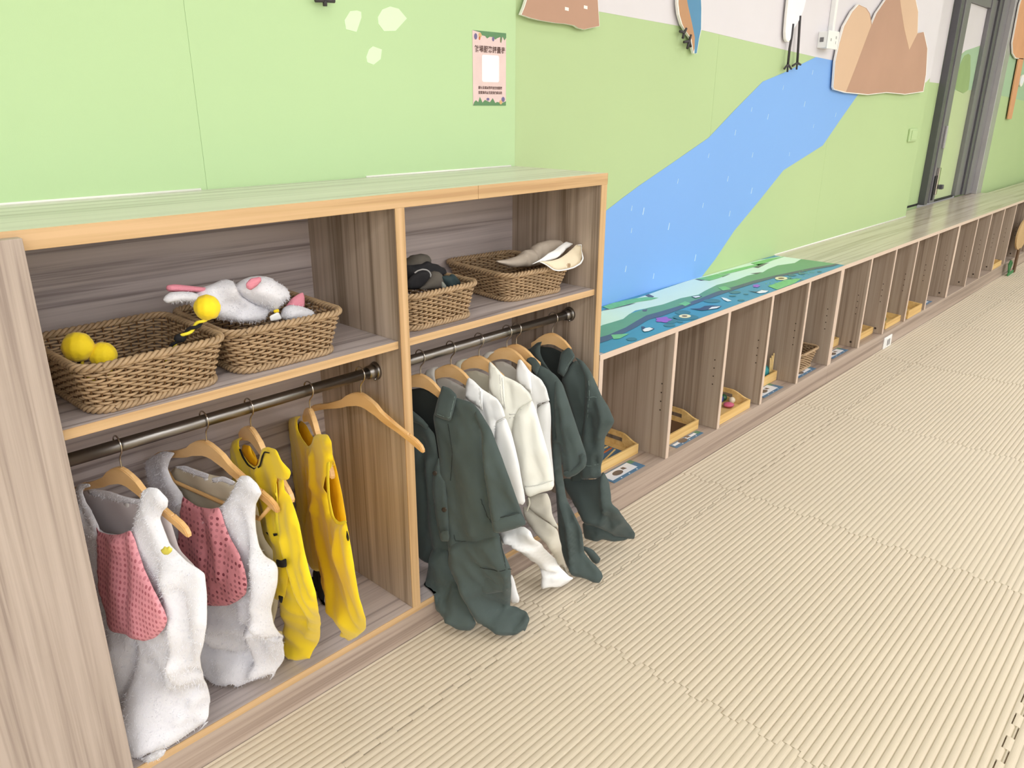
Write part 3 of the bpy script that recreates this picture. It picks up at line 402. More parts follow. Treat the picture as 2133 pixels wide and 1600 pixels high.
[[-.0588,-.0162,.0],[-.0392,-.0454,.02]],[],.003,.004,None],["front_panel","white_cloth",[[.0556,-.0729,.0297],[.0576,-.056,.0279],[.0567,-.0364,.0164],[.0633,-.0162,.015],[.0791,-.0224,.0155],[.1034,-.0403,.0189],[.1257,-.0492,.0189],[.1472,-.0586,.0178],[.1607,-.0743,.0173],[.1678,-.0909,.0178],[.1713,-.1028,.0191],[.1483,-.1166,.0298],[.1498,-.1315,.0385],[.1519,-.1547,.0389],[.1754,-.1916,.0336],[.1902,-.269,.0347],[.1644,-.3859,.0388],[.0765,-.4097,.0394],[.0456,-.2764,.0341],[.0442,-.1413,.0274]],
[[.0542,-.025,.0],[.1542,-.0801,.008],[.0587,-.0682,.03],[.1372,-.1441,.04],[.1071,-.3577,.04]],
[[[[.1164,-.0653],[.1395,-.1308]],.004,.0066],[[[.1306,-.0771],[.1446,-.1188]],-.004,.0055]],.004,.004,None,{"m":"seam_white","p":[[[.1236,-.1295],[.1503,-.1278]],
[[.1242,-.1369],[.1509,-.1352]]]}],["collar","white_cloth",[[.0639,-.0158,.016],[.0799,-.0231,.0169],[.1051,-.0399,.0209],[.1132,-.0674,.0333],[.1185,-.0936,.0448],[.1092,-.0853,.044],[.0633,-.0675,.0414],[.0569,-.0425,.0216]],
[[.0603,-.0243,.003],[.1026,-.0427,.02],[.0689,-.0623,.042],[.1167,-.0913,.045]],[],.003,.004,None,{"m":"seam_white","p":[[[.0983,-.0376],[.1135,-.0886]],
[[.1039,-.0443],[.1178,-.0904]]]}],["sleeve","white_cloth",[[.1711,-.103,.0187],[.1929,-.1369,.0283],[.2081,-.169,.0386],[.2264,-.2121,.0522],[.2308,-.2629,.0412],[.234,-.3041,.0303],[.2355,-.3218,.0301],[.2288,-.3332,.0303],[.2164,-.3336,.0305],[.1963,-.3238,.0325],[.1793,-.2497,.0534],[.1514,-.1941,.0406],[.1479,-.1488,.0392],[.1464,-.1204,.0241]],
[[.1634,-.1122,.012],[.158,-.1397,.04],[.2298,-.3164,.03],[.2008,-.2303,.055]],[],.01,.004,None,{"m":"seam_white","p":[[[.1533,-.1193],[.1612,-.1148],[.1715,-.1066]]]}],["left_leg","white_cloth",[[.1677,-.4238,.0473],[.2412,-.3813,.0506],[.2687,-.3874,.0667],[.2768,-.4539,.0021],[.2742,-.5468,-.0936],[.2979,-.6141,-.1307],[.3136,-.6197,-.1325],[.2962,-.6406,-.1366],[.2805,-.6503,-.1123],[.262,-.636,-.0557],[.2429,-.6419,-.0523],[.2377,-.5997,-.0736],[.232,-.5688,-.0685],[.2279,-.5181,-.007],[.2238,-.471,.0422],[.207,-.4494,.0484],[.1834,-.4454,.0471],[.1763,-.4649,.042],[.1704,-.4536,.0444]],
[[.1991,-.4133,.05],[.2702,-.405,.08],[.2958,-.638,-.1374],[.2445,-.638,-.052],[.24,-.59,-.0744],[.2811,-.55,-.0947]],
[[[[.193,-.4358],[.2535,-.4604],[.2625,-.5655],[.2797,-.5824],[.2773,-.608]],.016,.0099],[[[.243,-.5826],[.276,-.5924]],-.015,.0077]],.01,.004,None],["right_leg","white_cloth",[[.1871,-.5653,.0121],[.1961,-.5807,.0122],[.2047,-.6106,.014],[.2142,-.6349,.0147],[.2113,-.6484,.0147],[.192,-.6588,.0146],[.1782,-.6349,.0142],[.1769,-.59,.0123]],
[[.1915,-.57,.0121],[.2083,-.64,.0147]],[],.008,.004,None]]},
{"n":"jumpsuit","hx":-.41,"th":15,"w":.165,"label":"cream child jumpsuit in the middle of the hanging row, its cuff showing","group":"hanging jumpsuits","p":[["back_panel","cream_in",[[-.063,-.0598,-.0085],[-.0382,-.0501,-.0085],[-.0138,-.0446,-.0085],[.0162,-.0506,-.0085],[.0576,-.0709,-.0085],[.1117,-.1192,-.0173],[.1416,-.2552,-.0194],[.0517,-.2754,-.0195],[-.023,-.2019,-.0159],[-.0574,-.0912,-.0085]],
[[-.0224,-.0464,-.005],[.0815,-.2109,-.02]],[],.002,.004,None],["collar","cream_in",[[-.0689,-.0333,.0183],[-.0596,-.0189,.0156],[-.0415,-.0082,.0151],[-.0223,-.0036,.0158],[-.0385,-.0142,.0153],[-.046,-.0272,.0171],[-.0458,-.0494,.0208],[-.0572,-.0404,.0203]],
[[-.057,-.0189,.0],[-.0483,-.0459,.02]],[],.003,.004,None],["front_panel","cream_cloth",[[.0438,-.0815,.0299],[.0425,-.0502,.0222],[.0401,-.0178,.0151],[.043,-.0013,.0149],[.0591,-.0119,.0152],[.0841,-.0335,.0186],[.1158,-.0412,.0192],[.1407,-.0505,.0181],[.163,-.0707,.0173],[.1712,-.0879,.0174],[.1322,-.118,.0221],[.1254,-.1362,.0361],[.122,-.174,.0399],[.1241,-.2956,.0311],[.1524,-.3778,.0274],[.108,-.3892,.0277],[.0513,-.225,.0339]],
[[.036,-.0121,.0],[.1599,-.0811,.008],[.0439,-.0774,.03],[.122,-.1656,.04]],
[[[[.1033,-.0548],[.1203,-.1278]],-.004,.0055],[[[.0854,-.0567],[.0999,-.1439]],.004,.0066]],.004,.004,None,{"m":"seam_white","p":[[[.1116,-.1317],[.1274,-.1313]],
[[.1134,-.1412],[.1278,-.1396]]]}],["collar","cream_cloth",[[.0436,-.0009,.0159],[.06,-.0118,.0169],[.0853,-.0331,.0209],[.0986,-.0768,.0346],[.1049,-.1207,.0449],[.0955,-.1118,.0446],[.0505,-.0767,.0416],[.0424,-.0373,.0203]],
[[.0377,-.011,.003],[.0848,-.0356,.02],[.0566,-.0712,.042],[.1015,-.12,.045]],[],.003,.004,None,{"m":"seam_white","p":[[[.0773,-.0309],[.0966,-.1108]],
[[.0846,-.0376],[.104,-.1148]]]}],["sleeve","cream_cloth",[[.1709,-.0862,.0186],[.1807,-.1074,.018],[.2076,-.1521,.0399],[.2327,-.2015,.0556],[.2434,-.2565,.0431],[.2452,-.2855,.0365],[.248,-.3065,.0352],[.2417,-.322,.0358],[.2288,-.3271,.038],[.1879,-.3428,.0696],[.1764,-.337,.0698],[.1649,-.3066,.0647],[.1482,-.258,.0557],[.1283,-.2035,.046],[.1201,-.1757,.0363],[.1248,-.1368,.0348],[.1375,-.1126,.0269],[.153,-.1003,.0189]],
[[.1622,-.0969,.012],[.132,-.138,.035],[.2409,-.3084,.035],[.1837,-.3351,.07],[.195,-.2108,.06]],
[[[[.1501,-.123],[.1866,-.2703]],.006,.0132],[[[.1767,-.1325],[.2214,-.2974]],-.004,.0099]],.012,.004,None,{"m":"seam_white","p":[[[.1395,-.1179],[.1516,-.1086],[.1706,-.0923]]]}],["cuff","cream_cloth",[[.1757,-.311,.0772],[.2118,-.3033,.0621],[.2494,-.2847,.0455],[.2526,-.3036,.0452],[.2435,-.3169,.046],[.2194,-.3253,.0624],[.193,-.3394,.077],[.1819,-.3333,.0778]],
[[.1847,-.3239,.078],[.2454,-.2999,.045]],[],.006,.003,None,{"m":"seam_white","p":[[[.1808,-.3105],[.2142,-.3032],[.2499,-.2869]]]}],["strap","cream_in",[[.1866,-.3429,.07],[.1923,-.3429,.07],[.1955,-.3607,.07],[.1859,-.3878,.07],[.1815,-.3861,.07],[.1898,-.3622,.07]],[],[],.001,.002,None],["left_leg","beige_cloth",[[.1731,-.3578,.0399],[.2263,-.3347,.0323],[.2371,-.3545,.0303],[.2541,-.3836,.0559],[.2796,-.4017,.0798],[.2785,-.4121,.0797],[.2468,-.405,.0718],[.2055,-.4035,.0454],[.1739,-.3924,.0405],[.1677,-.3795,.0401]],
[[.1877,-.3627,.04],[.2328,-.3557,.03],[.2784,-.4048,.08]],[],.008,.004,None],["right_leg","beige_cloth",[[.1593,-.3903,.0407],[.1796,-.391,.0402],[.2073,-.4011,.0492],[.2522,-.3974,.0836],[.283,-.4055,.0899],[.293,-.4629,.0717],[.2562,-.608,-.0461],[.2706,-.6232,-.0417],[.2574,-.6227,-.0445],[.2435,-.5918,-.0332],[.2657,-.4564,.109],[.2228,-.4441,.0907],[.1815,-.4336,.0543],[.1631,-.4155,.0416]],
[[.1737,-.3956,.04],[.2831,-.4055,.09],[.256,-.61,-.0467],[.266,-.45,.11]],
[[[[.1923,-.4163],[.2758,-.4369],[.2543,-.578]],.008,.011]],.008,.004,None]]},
{"n":"jumpsuit","hx":-.301,"th":15,"w":.165,"label":"white child jumpsuit between the cream one and the dark green pair","group":"hanging jumpsuits","p":[["back_panel","white_in",[[-.0469,-.0518,-.0085],[-.0179,-.0444,-.0085],[.0109,-.0531,-.0085],[.031,-.0685,-.0085],[.0917,-.1145,-.0182],[.1216,-.218,-.0191],[.0502,-.2328,-.0194],[-.0073,-.1593,-.0165],[-.0411,-.0805,-.0085]],
[[-.0188,-.0471,-.005],[.0588,-.1757,-.02]],[],.002,.004,None],["collar","white_in",[[-.0651,-.0262,.0209],[-.0563,-.0183,.0209],[-.0448,-.0123,.0209],[-.0261,-.0094,.0209],[-.0419,-.0213,.0209],[-.0492,-.0317,.0209],[-.0565,-.0373,.0209],[-.0637,-.0353,.0209]],[],[],.003,.004,None],["front_panel","white_cloth",[[.0412,-.0814,.0297],[.04,-.0531,.0199],[.0455,-.0228,.015],[.0544,-.0203,.015],[.0841,-.0512,.0192],[.1171,-.0664,.019],[.1333,-.0901,.0177],[.1405,-.1151,.0173],[.1444,-.1249,.0176],[.1076,-.1398,.019],[.1074,-.15,.0266],[.1188,-.1966,.0396],[.1336,-.2782,.0322],[.0953,-.2579,.035],[.0493,-.1346,.0254]],
[[.0414,-.029,.0],[.134,-.1159,.008],[.0455,-.0781,.03],[.1114,-.1872,.04]],[],.004,.004,None],["collar","white_cloth",[[.0461,-.0224,.016],[.055,-.0199,.0161],[.0855,-.0509,.0209],[.0968,-.0844,.0391],[.101,-.108,.0447],[.0918,-.0994,.0441],[.0482,-.0779,.0414],[.0421,-.0519,.0228]],
[[.043,-.0307,.003],[.0831,-.0553,.02],[.0518,-.0733,.042],[.1007,-.1027,.045]],[],.003,.004,None],["sleeve","white_cloth",[[.1436,-.1246,.0186],[.1522,-.1702,.0252],[.1564,-.2379,.0335],[.1682,-.2882,.0465],[.1772,-.3435,.05],[.1748,-.3665,.0498],[.1566,-.3486,.0499],[.1255,-.2584,.0356],[.11,-.2043,.0335],[.1094,-.1518,.0283],[.1212,-.138,.0168]],
[[.1334,-.133,.012],[.1132,-.1744,.035],[.1714,-.3449,.05]],[],.01,.004,None,{"m":"seam_white","p":[[[.1122,-.1413],[.1426,-.1288]]]}]]},
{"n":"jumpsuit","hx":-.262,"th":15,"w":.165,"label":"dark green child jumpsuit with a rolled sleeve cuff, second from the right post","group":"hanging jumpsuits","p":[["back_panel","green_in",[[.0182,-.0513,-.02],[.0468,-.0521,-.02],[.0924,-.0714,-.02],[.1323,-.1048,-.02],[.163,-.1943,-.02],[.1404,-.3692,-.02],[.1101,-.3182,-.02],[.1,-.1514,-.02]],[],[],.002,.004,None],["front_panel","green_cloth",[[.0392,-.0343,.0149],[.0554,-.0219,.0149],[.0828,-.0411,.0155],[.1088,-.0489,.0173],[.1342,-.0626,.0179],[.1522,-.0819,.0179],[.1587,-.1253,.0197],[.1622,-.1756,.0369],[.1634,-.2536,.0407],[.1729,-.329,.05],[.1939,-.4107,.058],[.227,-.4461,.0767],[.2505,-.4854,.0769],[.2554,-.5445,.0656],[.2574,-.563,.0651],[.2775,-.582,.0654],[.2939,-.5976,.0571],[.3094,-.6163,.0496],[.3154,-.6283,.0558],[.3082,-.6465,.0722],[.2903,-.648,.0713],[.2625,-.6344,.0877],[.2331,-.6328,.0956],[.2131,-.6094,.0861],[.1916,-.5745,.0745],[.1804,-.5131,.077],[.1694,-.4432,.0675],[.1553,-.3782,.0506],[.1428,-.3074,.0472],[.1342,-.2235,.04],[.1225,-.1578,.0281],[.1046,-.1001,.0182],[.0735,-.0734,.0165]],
[[.0452,-.0348,.0],[.1397,-.0782,.01],[.143,-.2217,.04],[.1812,-.357,.05],[.221,-.4845,.08],[.3081,-.638,.073],[.2407,-.63,.0961],[.3093,-.62,.0487],[.2573,-.56,.065]],
[[[[.1607,-.303],[.182,-.414],[.2136,-.4866],[.2264,-.5672],[.2344,-.6145]],.014,.0077],[[[.197,-.4223],[.2353,-.4807],[.2401,-.5646]],-.012,.0088],[[[.2174,-.4703],[.2318,-.581]],.01,.0066],[[[.1223,-.1331],[.1439,-.2507],[.1621,-.3616]],.006,.0077],[[[.2548,-.5685],[.286,-.6234]],-.008,.0088]],.01,.004,None],["collar","green_cloth",[[.0411,-.0383,.0169],[.0447,-.0274,.016],[.0572,-.021,.016],[.0687,-.0221,.0167],[.0904,-.0355,.0306],[.0891,-.044,.0378],[.0818,-.0672,.0387],[.0727,-.0573,.0375]],
[[.0466,-.0295,.003],[.0876,-.054,.04]],[],.004,.004,None],["sleeve","green_cloth",[[.1285,-.0607,.0182],[.1537,-.0816,.0181],[.1724,-.1126,.0288],[.2023,-.1639,.047],[.2287,-.2197,.0541],[.2444,-.2609,.0502],[.2467,-.2791,.0505],[.2383,-.2992,.0557],[.2234,-.3143,.073],[.2007,-.3242,.0795],[.1905,-.3191,.0798],[.1798,-.2888,.071],[.166,-.241,.06],[.1485,-.2478,.0597],[.1453,-.2399,.0595],[.1597,-.228,.0597],[.1454,-.1896,.047],[.139,-.1292,.0398]],
[[.1396,-.0754,.01],[.1481,-.1612,.045],[.1674,-.2378,.06],[.2432,-.2685,.05],[.1935,-.3184,.08]],
[[[[.1621,-.1198],[.1956,-.2322],[.2179,-.3017]],.01,.0088],[[[.1576,-.1453],[.183,-.2631]],-.008,.0077],[[[.1967,-.1783],[.2331,-.2847]],.006,.0077]],.012,.004,None],["cuff","green_cloth",[[.2312,-.2617,.066],[.2411,-.2534,.0633],[.2509,-.2571,.0628],[.2554,-.2707,.0655],[.2549,-.288,.086],[.2329,-.3125,.0884],[.2083,-.3281,.0897],[.1951,-.321,.0899],[.1947,-.3109,.0896],[.2183,-.3013,.0886],[.2361,-.2826,.0887],[.2374,-.2733,.0727]],
[[.2452,-.263,.062],[.2023,-.3192,.09],[.2397,-.2884,.09]],[],.01,.004,None],["right_leg","green_cloth",[[.2122,-.5969,-.0125],[.2306,-.5947,-.0125],[.2496,-.6008,-.0191],[.2643,-.6206,-.0301],[.2731,-.6316,-.0309],[.2684,-.6462,-.0308],[.2582,-.654,-.0301],[.2449,-.6451,-.0277],[.2308,-.6151,-.0139]],
[[.2232,-.6,-.0122],[.2677,-.635,-.0311]],[],.01,.004,None]]},
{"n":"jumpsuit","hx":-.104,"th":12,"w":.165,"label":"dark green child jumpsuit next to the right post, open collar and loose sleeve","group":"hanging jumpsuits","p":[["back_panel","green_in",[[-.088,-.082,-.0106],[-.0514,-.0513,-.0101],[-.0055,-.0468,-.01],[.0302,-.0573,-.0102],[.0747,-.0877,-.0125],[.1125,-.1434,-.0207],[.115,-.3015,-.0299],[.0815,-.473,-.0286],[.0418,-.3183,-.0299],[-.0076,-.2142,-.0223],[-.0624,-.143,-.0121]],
[[-.0135,-.0511,-.01],[.0746,-.3108,-.03]],[],.002,.004,None],["left_front","green_cloth",[[-.0841,-.0594,.0149],[-.0655,-.0535,.0149],[-.0412,-.0298,.0149],[-.026,-.0246,.0149],[-.0332,-.0453,.0149],[-.0307,-.0618,.0149],[-.0154,-.0902,.0149],[.0105,-.1135,.0165],[.0332,-.1314,.0185],[.0618,-.1596,.0197],[.1068,-.266,.0182],[.1182,-.353,.0157],[.0777,-.3024,.0174],[.0284,-.1665,.0189],[-.0367,-.0997,.0149],[-.065,-.0847,.0149]],
[[-.0712,-.0591,-.01],[.0629,-.186,.02]],[],.004,.004,None],["collar","green_cloth",[[-.0629,-.0575,.0194],[-.0446,-.0404,.0194],[-.0236,-.0217,.0194],[-.0294,-.0379,.0194],[-.0295,-.0604,.0194],[-.0193,-.0811,.0194],[-.0004,-.1033,.0194],[-.0064,-.1086,.0194],[-.0314,-.0889,.0194],[-.0502,-.0723,.0194]],[],[],.004,.004,None],["right_front","green_cloth",[[.0466,-.1255,.0295],[.0705,-.0829,.0172],[.0879,-.0625,.0159],[.1072,-.0692,.0167],[.1267,-.0875,.0173],[.1373,-.1119,.0179],[.1381,-.1706,.0205],[.1403,-.2398,.0382],[.1376,-.3174,.0387],[.1366,-.4313,.0332],[.1318,-.4991,.0308],[.1132,-.5382,.0299],[.096,-.5093,.0308],[.0882,-.4443,.0331],[.1196,-.3701,.0365],[.1081,-.2772,.0399],[.0811,-.2098,.0291],[.0621,-.1612,.0265]],
[[.0818,-.0701,.003],[.116,-.0863,.008],[.0579,-.1232,.03],[.116,-.2753,.04]],[],.005,.004,None],["collar","green_cloth",[[.0396,-.0475,.0184],[.0628,-.0272,.0161],[.0733,-.0315,.0163],[.0871,-.0507,.0207],[.0729,-.0777,.0238],[.0697,-.095,.0423],[.0612,-.1132,.0446],[.0507,-.1076,.0447],[.0395,-.1031,.0433],[.0398,-.0763,.0296]],
[[.0616,-.0352,.003],[.0848,-.0502,.02],[.0573,-.1069,.045]],[],.004,.004,None,{"m":"seam_green","p":[[[.045,-.0984],[.0617,-.1068],[.0696,-.077],[.0843,-.0497]]]}],["sleeve","green_cloth",[[.086,-.0525,.0168],[.1126,-.0615,.017],[.1353,-.084,.0203],[.1572,-.1183,.0209],[.181,-.1517,.0318],[.2056,-.1744,.04],[.2294,-.212,.045],[.2273,-.2236,.045],[.2036,-.2709,.0463],[.2063,-.302,.0531],[.2076,-.3254,.0584],[.2017,-.3579,.0607],[.2044,-.3896,.0601],[.1948,-.3979,.0604],[.1612,-.4068,.069],[.1424,-.411,.0695],[.1404,-.3848,.0694],[.1361,-.3308,.0602],[.1333,-.3,.0512],[.132,-.2239,.0399],[.1314,-.1683,.0374],[.1206,-.1059,.0207],[.0984,-.0696,.0169]],
[[.0907,-.0618,.006],[.1459,-.1097,.02],[.1392,-.1939,.04],[.2277,-.2179,.045],[.1514,-.3954,.07],[.2008,-.3867,.06]],
[[[[.1371,-.0976],[.1483,-.165],[.1421,-.2216]],.006,.0055],[[[.1742,-.1605],[.1976,-.2083],[.1901,-.2658]],.012,.0088],[[[.1537,-.2191],[.1714,-.2966]],-.01,.0099],[[[.1303,-.1634],[.1792,-.157]],-.003,.0033],[[[.1883,-.3297],[.1973,-.3915]],-.012,.0044]],.01,.004,None,{"m":"seam_green","p":[[[.14,-.1086],[.1501,-.1606],[.1468,-.22]],
[[.1358,-.1594],[.159,-.1539],[.183,-.1521]],
[[.1457,-.3605],[.1712,-.3579],[.1952,-.3503]]]}],["left_leg","green_cloth",[[.0643,-.4447,.0317],[.124,-.4328,.0337],[.1877,-.4072,.0497],[.2065,-.3769,.0499],[.225,-.4033,.0503],[.238,-.4384,.0627],[.2425,-.4656,.0696],[.2635,-.4913,.0498],[.2686,-.5827,-.0393],[.2799,-.6175,-.0611],[.2769,-.6369,-.0637],[.2625,-.6386,-.0468],[.2467,-.6311,-.0373],[.2204,-.6268,-.0228],[.2105,-.5739,.0471],[.1863,-.5555,.0788],[.1635,-.5565,.0777],[.139,-.5349,.0626],[.1132,-.5043,.0523],[.0769,-.4797,.0345]],
[[.0932,-.4443,.03],[.2041,-.3901,.05],[.1672,-.5081,.06],[.2403,-.4661,.07],[.2741,-.635,-.0649],[.25,-.63,-.0371],[.1788,-.5539,.08]],
[[[[.2087,-.3889],[.2209,-.4577],[.2257,-.4883],[.2143,-.5475]],.014,.0066],[[[.2271,-.4914],[.2413,-.5593]],.008,.0055],[[[.261,-.5417],[.224,-.5993]],.01,.0066],[[[.2307,-.5103],[.2276,-.5904]],-.01,.0088],[[[.2704,-.5875],[.2653,-.6345]],-.012,.0044]],.012,.004,None],["right_leg","green_cloth",[[.1238,-.5938,.0067],[.1701,-.5933,.0067],[.2,-.5993,.0001],[.2274,-.6264,-.0364],[.2642,-.6313,-.0418],[.2485,-.6436,-.0425],[.2192,-.649,-.0283],[.1943,-.6348,.0122],[.1795,-.6452,.0144],[.1557,-.6461,.0129],[.1357,-.6474,.0093]],
[[.1379,-.61,.0068],[.2483,-.642,-.0427],[.1762,-.642,.0147]],[],.006,.004,None]]}],"SOFT":[{"n":"rabbit_hood","c":"costume hood","hx":-1.0,"hy":.13,"hz":.87,"label":"white plush rabbit hood with pink ears heaped in the middle wicker basket","g":None,"p":[["body","fluff",[[-.1519,.0639,.0],[-.147,.0735,.0],[-.141,.0793,.0],[-.124,.0869,.0],[-.102,.0902,.0],[-.083,.096,.0],[-.0718,.0968,.0],[-.063,.0928,.0],[-.0592,.078,.0],[-.0531,.0662,.0],[-.0391,.0548,.0],[-.0249,.0431,.0],[-.0019,.0353,.0],[.0176,.0281,.0],[.0035,.0118,.0],[-.0101,-.0006,.0],[-.053,.0041,.0],[-.1002,.0207,.0],[-.1333,.0449,.0],[-.1496,.0549,.0]],[],[[[[-.1072,.0788],[-.0956,.0557],[-.0406,.0423]],-.014,.0154],[[[-.0728,.0891],[-.0647,.0646],[-.0317,.0351]],.01,.0132],[[[-.0612,.0314],[-.0132,.0243]],-.01,.011]],.035,.05,None],["head","fluff",[[-.0655,.0779,.015],[-.0549,.0868,.015],[-.0427,.0937,.015],[-.027,.0966,.015],[-.0076,.0958,.015],[.0116,.0907,.015],[.0263,.0774,.015],[.0416,.0676,.015],[.0486,.0552,.015],[.0474,.0404,.015],[.0298,.0351,.015],[.0253,.0312,.015],[.0074,.0176,.015],[-.011,.0322,.015],[-.0331,.0454,.015],[-.0505,.0611,.015]],[],[[[[-.0442,.0815],[-.0445,.0636],[-.0327,.0489]],-.008,.0077]],.04,.05,None],["ear","pink",[[-.1927,.1048,.0],[-.1769,.1043,.0],[-.144,.0953,.0],[-.1185,.0885,.0],[-.1247,.0818,.0],[-.1489,.0848,.0],[-.192,.0927,.0],[-.1953,.0986,.0]],[],[],.012,.016,"pink ear"],["ear","fluff",[[-.2123,.0832,.02],[-.2064,.0904,.02],[-.1958,.0953,.02],[-.1744,.093,.02],[-.1547,.0884,.02],[-.1435,.0814,.02],[-.1505,.0689,.02],[-.1821,.0749,.02],[-.2068,.0764,.02]],[],[],.016,.02,None],["patch","pink",[[-.0611,.095,.05],[-.0499,.1033,.05],[-.0294,.1037,.05],[-.029,.0952,.05],[-.0405,.0865,.05],[-.0544,.0808,.05],[-.0613,.0863,.05]],[],[],.004,.012,"pink patch"]]},
{"n":"rabbit_hood","c":"costume hood","hx":-.92,"hy":.11,"hz":.86,"label":"small white plush piece with short pink ear, right end of middle basket","g":None,"p":[["body","fluff",[[-.0566,.0142,.0],[-.0462,.033,.0],[-.0292,.0365,.0],[-.0044,.0292,.0],[.0225,.0145,.0],[.0167,.0,.0],[-.0369,.0027,.0]],[],[],.02,.03,None],["ear","pink",[[-.0375,.0287,-.015],[-.0187,.0463,-.015],[-.001,.0528,-.015],[.01,.0548,-.015],[.0127,.0428,-.015],[.0098,.02,-.015]],[],[],.008,.012,"pink ear"],["tag","white_cloth",[[-.0954,.0295,.022],[-.0738,.0346,.022],[-.0676,.0177,.022],[-.0937,.0181,.022]],[],[],.001,.002,None],["trim","yellow",[[-.0814,.0375,.015],[-.0691,.039,.015],[-.0684,.0305,.015],[-.08,.0317,.015]],[],[],.004,.006,"yellow trim"]]},
{"n":"hat","c":"hat","hx":-.6,"hy":.12,"hz":.88,"label":"crumpled black and olive hats stuffed in the basket right of the divider","g":None,"p":[["crown","olive",[[-.0146,.0501,-.02],[-.0018,.0597,-.02],[.0076,.0655,-.02],[.0169,.0691,-.02],[.0306,.0686,-.02],[.0434,.0691,-.02],[.0549,.0663,-.02],[.0641,.0597,-.02],[.0652,.0524,-.02],[.0634,.0418,-.02],[.0419,.0359,-.02],[.0118,.0358,-.02],[-.0152,.0388,-.02]],[],[],.02,.04,"olive crown"],["fabric","black",[[-.0342,.0557,.0],[-.0045,.0497,.0],[.0229,.0503,.0],[.0405,.0549,.0],[.0554,.0466,.0],[.0718,.0425,.0],[.0835,.0345,.0],[.0961,.0291,.0],[.0988,.0178,.0],[.0851,.0107,.0],[.0635,.0103,.0],[.0494,.0143,.0],[.0395,.0032,.0],[.0225,-.0121,.0],[-.0374,-.0039,.0]],[],[[[[-.0161,.0418],[.0295,.0423],[.0761,.0284]],-.008,.0088]],.02,.04,None],["fabric","olive",[[.0335,.0304,.02],[.0464,.032,.02],[.0581,.0285,.02],[.0685,.0198,.02],[.0796,-.0082,.02],[.0805,-.0184,.02],[-.0083,-.0055,.02],[.0128,.0052,.02],[.0272,.018,.02]],[],[],.012,.03,"olive fabric"],["brim","grey_rim",[[-.032,.0419,.032],[-.0207,.0462,.032],[-.0049,.0474,.032],[.0085,.0441,.032],[.0185,.037,.032],[.0226,.0285,.032],[.0203,.0227,.032],[.0174,.0227,.032],[.0184,.0291,.032],[.015,.0358,.032],[.0073,.0408,.032],[-.0051,.0439,.032],[-.0186,.0433,.032],[-.0288,.0392,.032]],[],[],.001,.004,"light grey brim edge"],["brim","black",[[-.0532,.0225,.03],[-.0417,.0327,.03],[-.0271,.0391,.03],[-.0169,.0428,.03],[-.0034,.0434,.03],[.009,.0403,.03],[.017,.035,.03],[.02,.0286,.03],[.0188,.0217,.03],[.0019,.0085,.03],[-.0166,.0001,.03],[-.0541,.0054,.03]],[],[],.004,.006,None],["fabric","camo",[[.0439,.0152,.03],[.052,.0122,.03],[.0625,.0042,.03],[.0717,-.0063,.03],[.0703,-.0133,.03],[.0572,-.0111,.03],[.0552,.0,.03],[.0484,.01,.03]],[],[],.003,.006,"pale grey strip"],["fabric","teal_dark",[[.0581,.0175,.03],[.0725,.0189,.03],[.0881,.0147,.03],[.09,.018,.03],[.0967,.0188,.03],[.1039,.0128,.03],[.1208,-.005,.03],[.1156,-.0133,.03],[.0775,-.0145,.03],[.0625,.0042,.03]],[],[[[[.0869,.0149],[.0878,.0039],[.096,-.0065]],-.006,.0055]],.01,.02,"dark teal fabric"]]},
{"n":"sun_hat","c":"hat","hx":-.16,"hy":.13,"hz":.89,"label":"beige sun hat with a curled white brim hanging over the rightmost wicker basket","g":None,"p":[["crown","beige_hat",[[-.136,.0055,-.01],[-.0869,.0028,-.01],[-.0546,.0054,-.01],[-.0217,.0093,-.01],[-.0135,.0188,-.01],[.0012,.019,-.01],[.0225,.0163,-.01],[.0287,.0268,-.01],[.0544,.0336,-.01],[.0918,.0356,-.01],[.1257,.0316,-.01],[.1488,.0259,-.01],[.1496,.0105,-.01],[.0933,-.0072,-.01],[.0715,-.0217,-.01],[.0302,-.0318,-.01],[-.0665,-.0222,-.01],[-.0967,-.0123,-.01],[-.1224,-.0018,-.01]],[],[[[[-.0009,.0179],[.008,-.0002],[-.0002,-.0146]],.008,.0077],[[[.0225,.0163],[.0165,-.0013]],-.01,.0077],[[[-.0216,.0079],[-.0171,-.0123]],-.008,.0088],[[[.0482,.0244],[.0381,-.0042]],-.006,.0099]],.02,.04,None],["brim","white_cloth",[[-.1182,.0088,.0998],[-.0711,.0173,.0933],[-.027,.0274,.0816],[.0556,.0316,.0445],[.098,.0364,.0312],[.1076,.034,.0345],[.1247,.0279,.0484],[.1056,.0204,.0495],[.0531,.0098,.0689],[-.0031,.0075,.094],[-.0366,.0052,.0905],[-.0861,.0113,.0977]],
[[.1001,.0359,.03],[-.1122,.01,.1],[-.0091,.0081,.095],[.109,.0207,.05]],[],.008,.006,"white upper brim"],["brim","brim_in",[[-.0885,.0126,.0998],[-.0469,.0087,.0991],[-.0024,.0087,.0934],[.0537,.0104,.0685],[.1004,.0213,.0518],[.114,.0289,.0551],[.1283,.0284,.0619],[.1358,.0177,.0692],[.1237,.0019,.0901],[.1145,-.0073,.0974],[.1035,-.0206,.0926],[.0741,-.0282,.0894],[.012,-.0225,.1109],[-.0207,-.0201,.113],[-.0352,-.0154,.1075],[-.0578,.0003,.0998],[-.0765,.0089,.0999]],
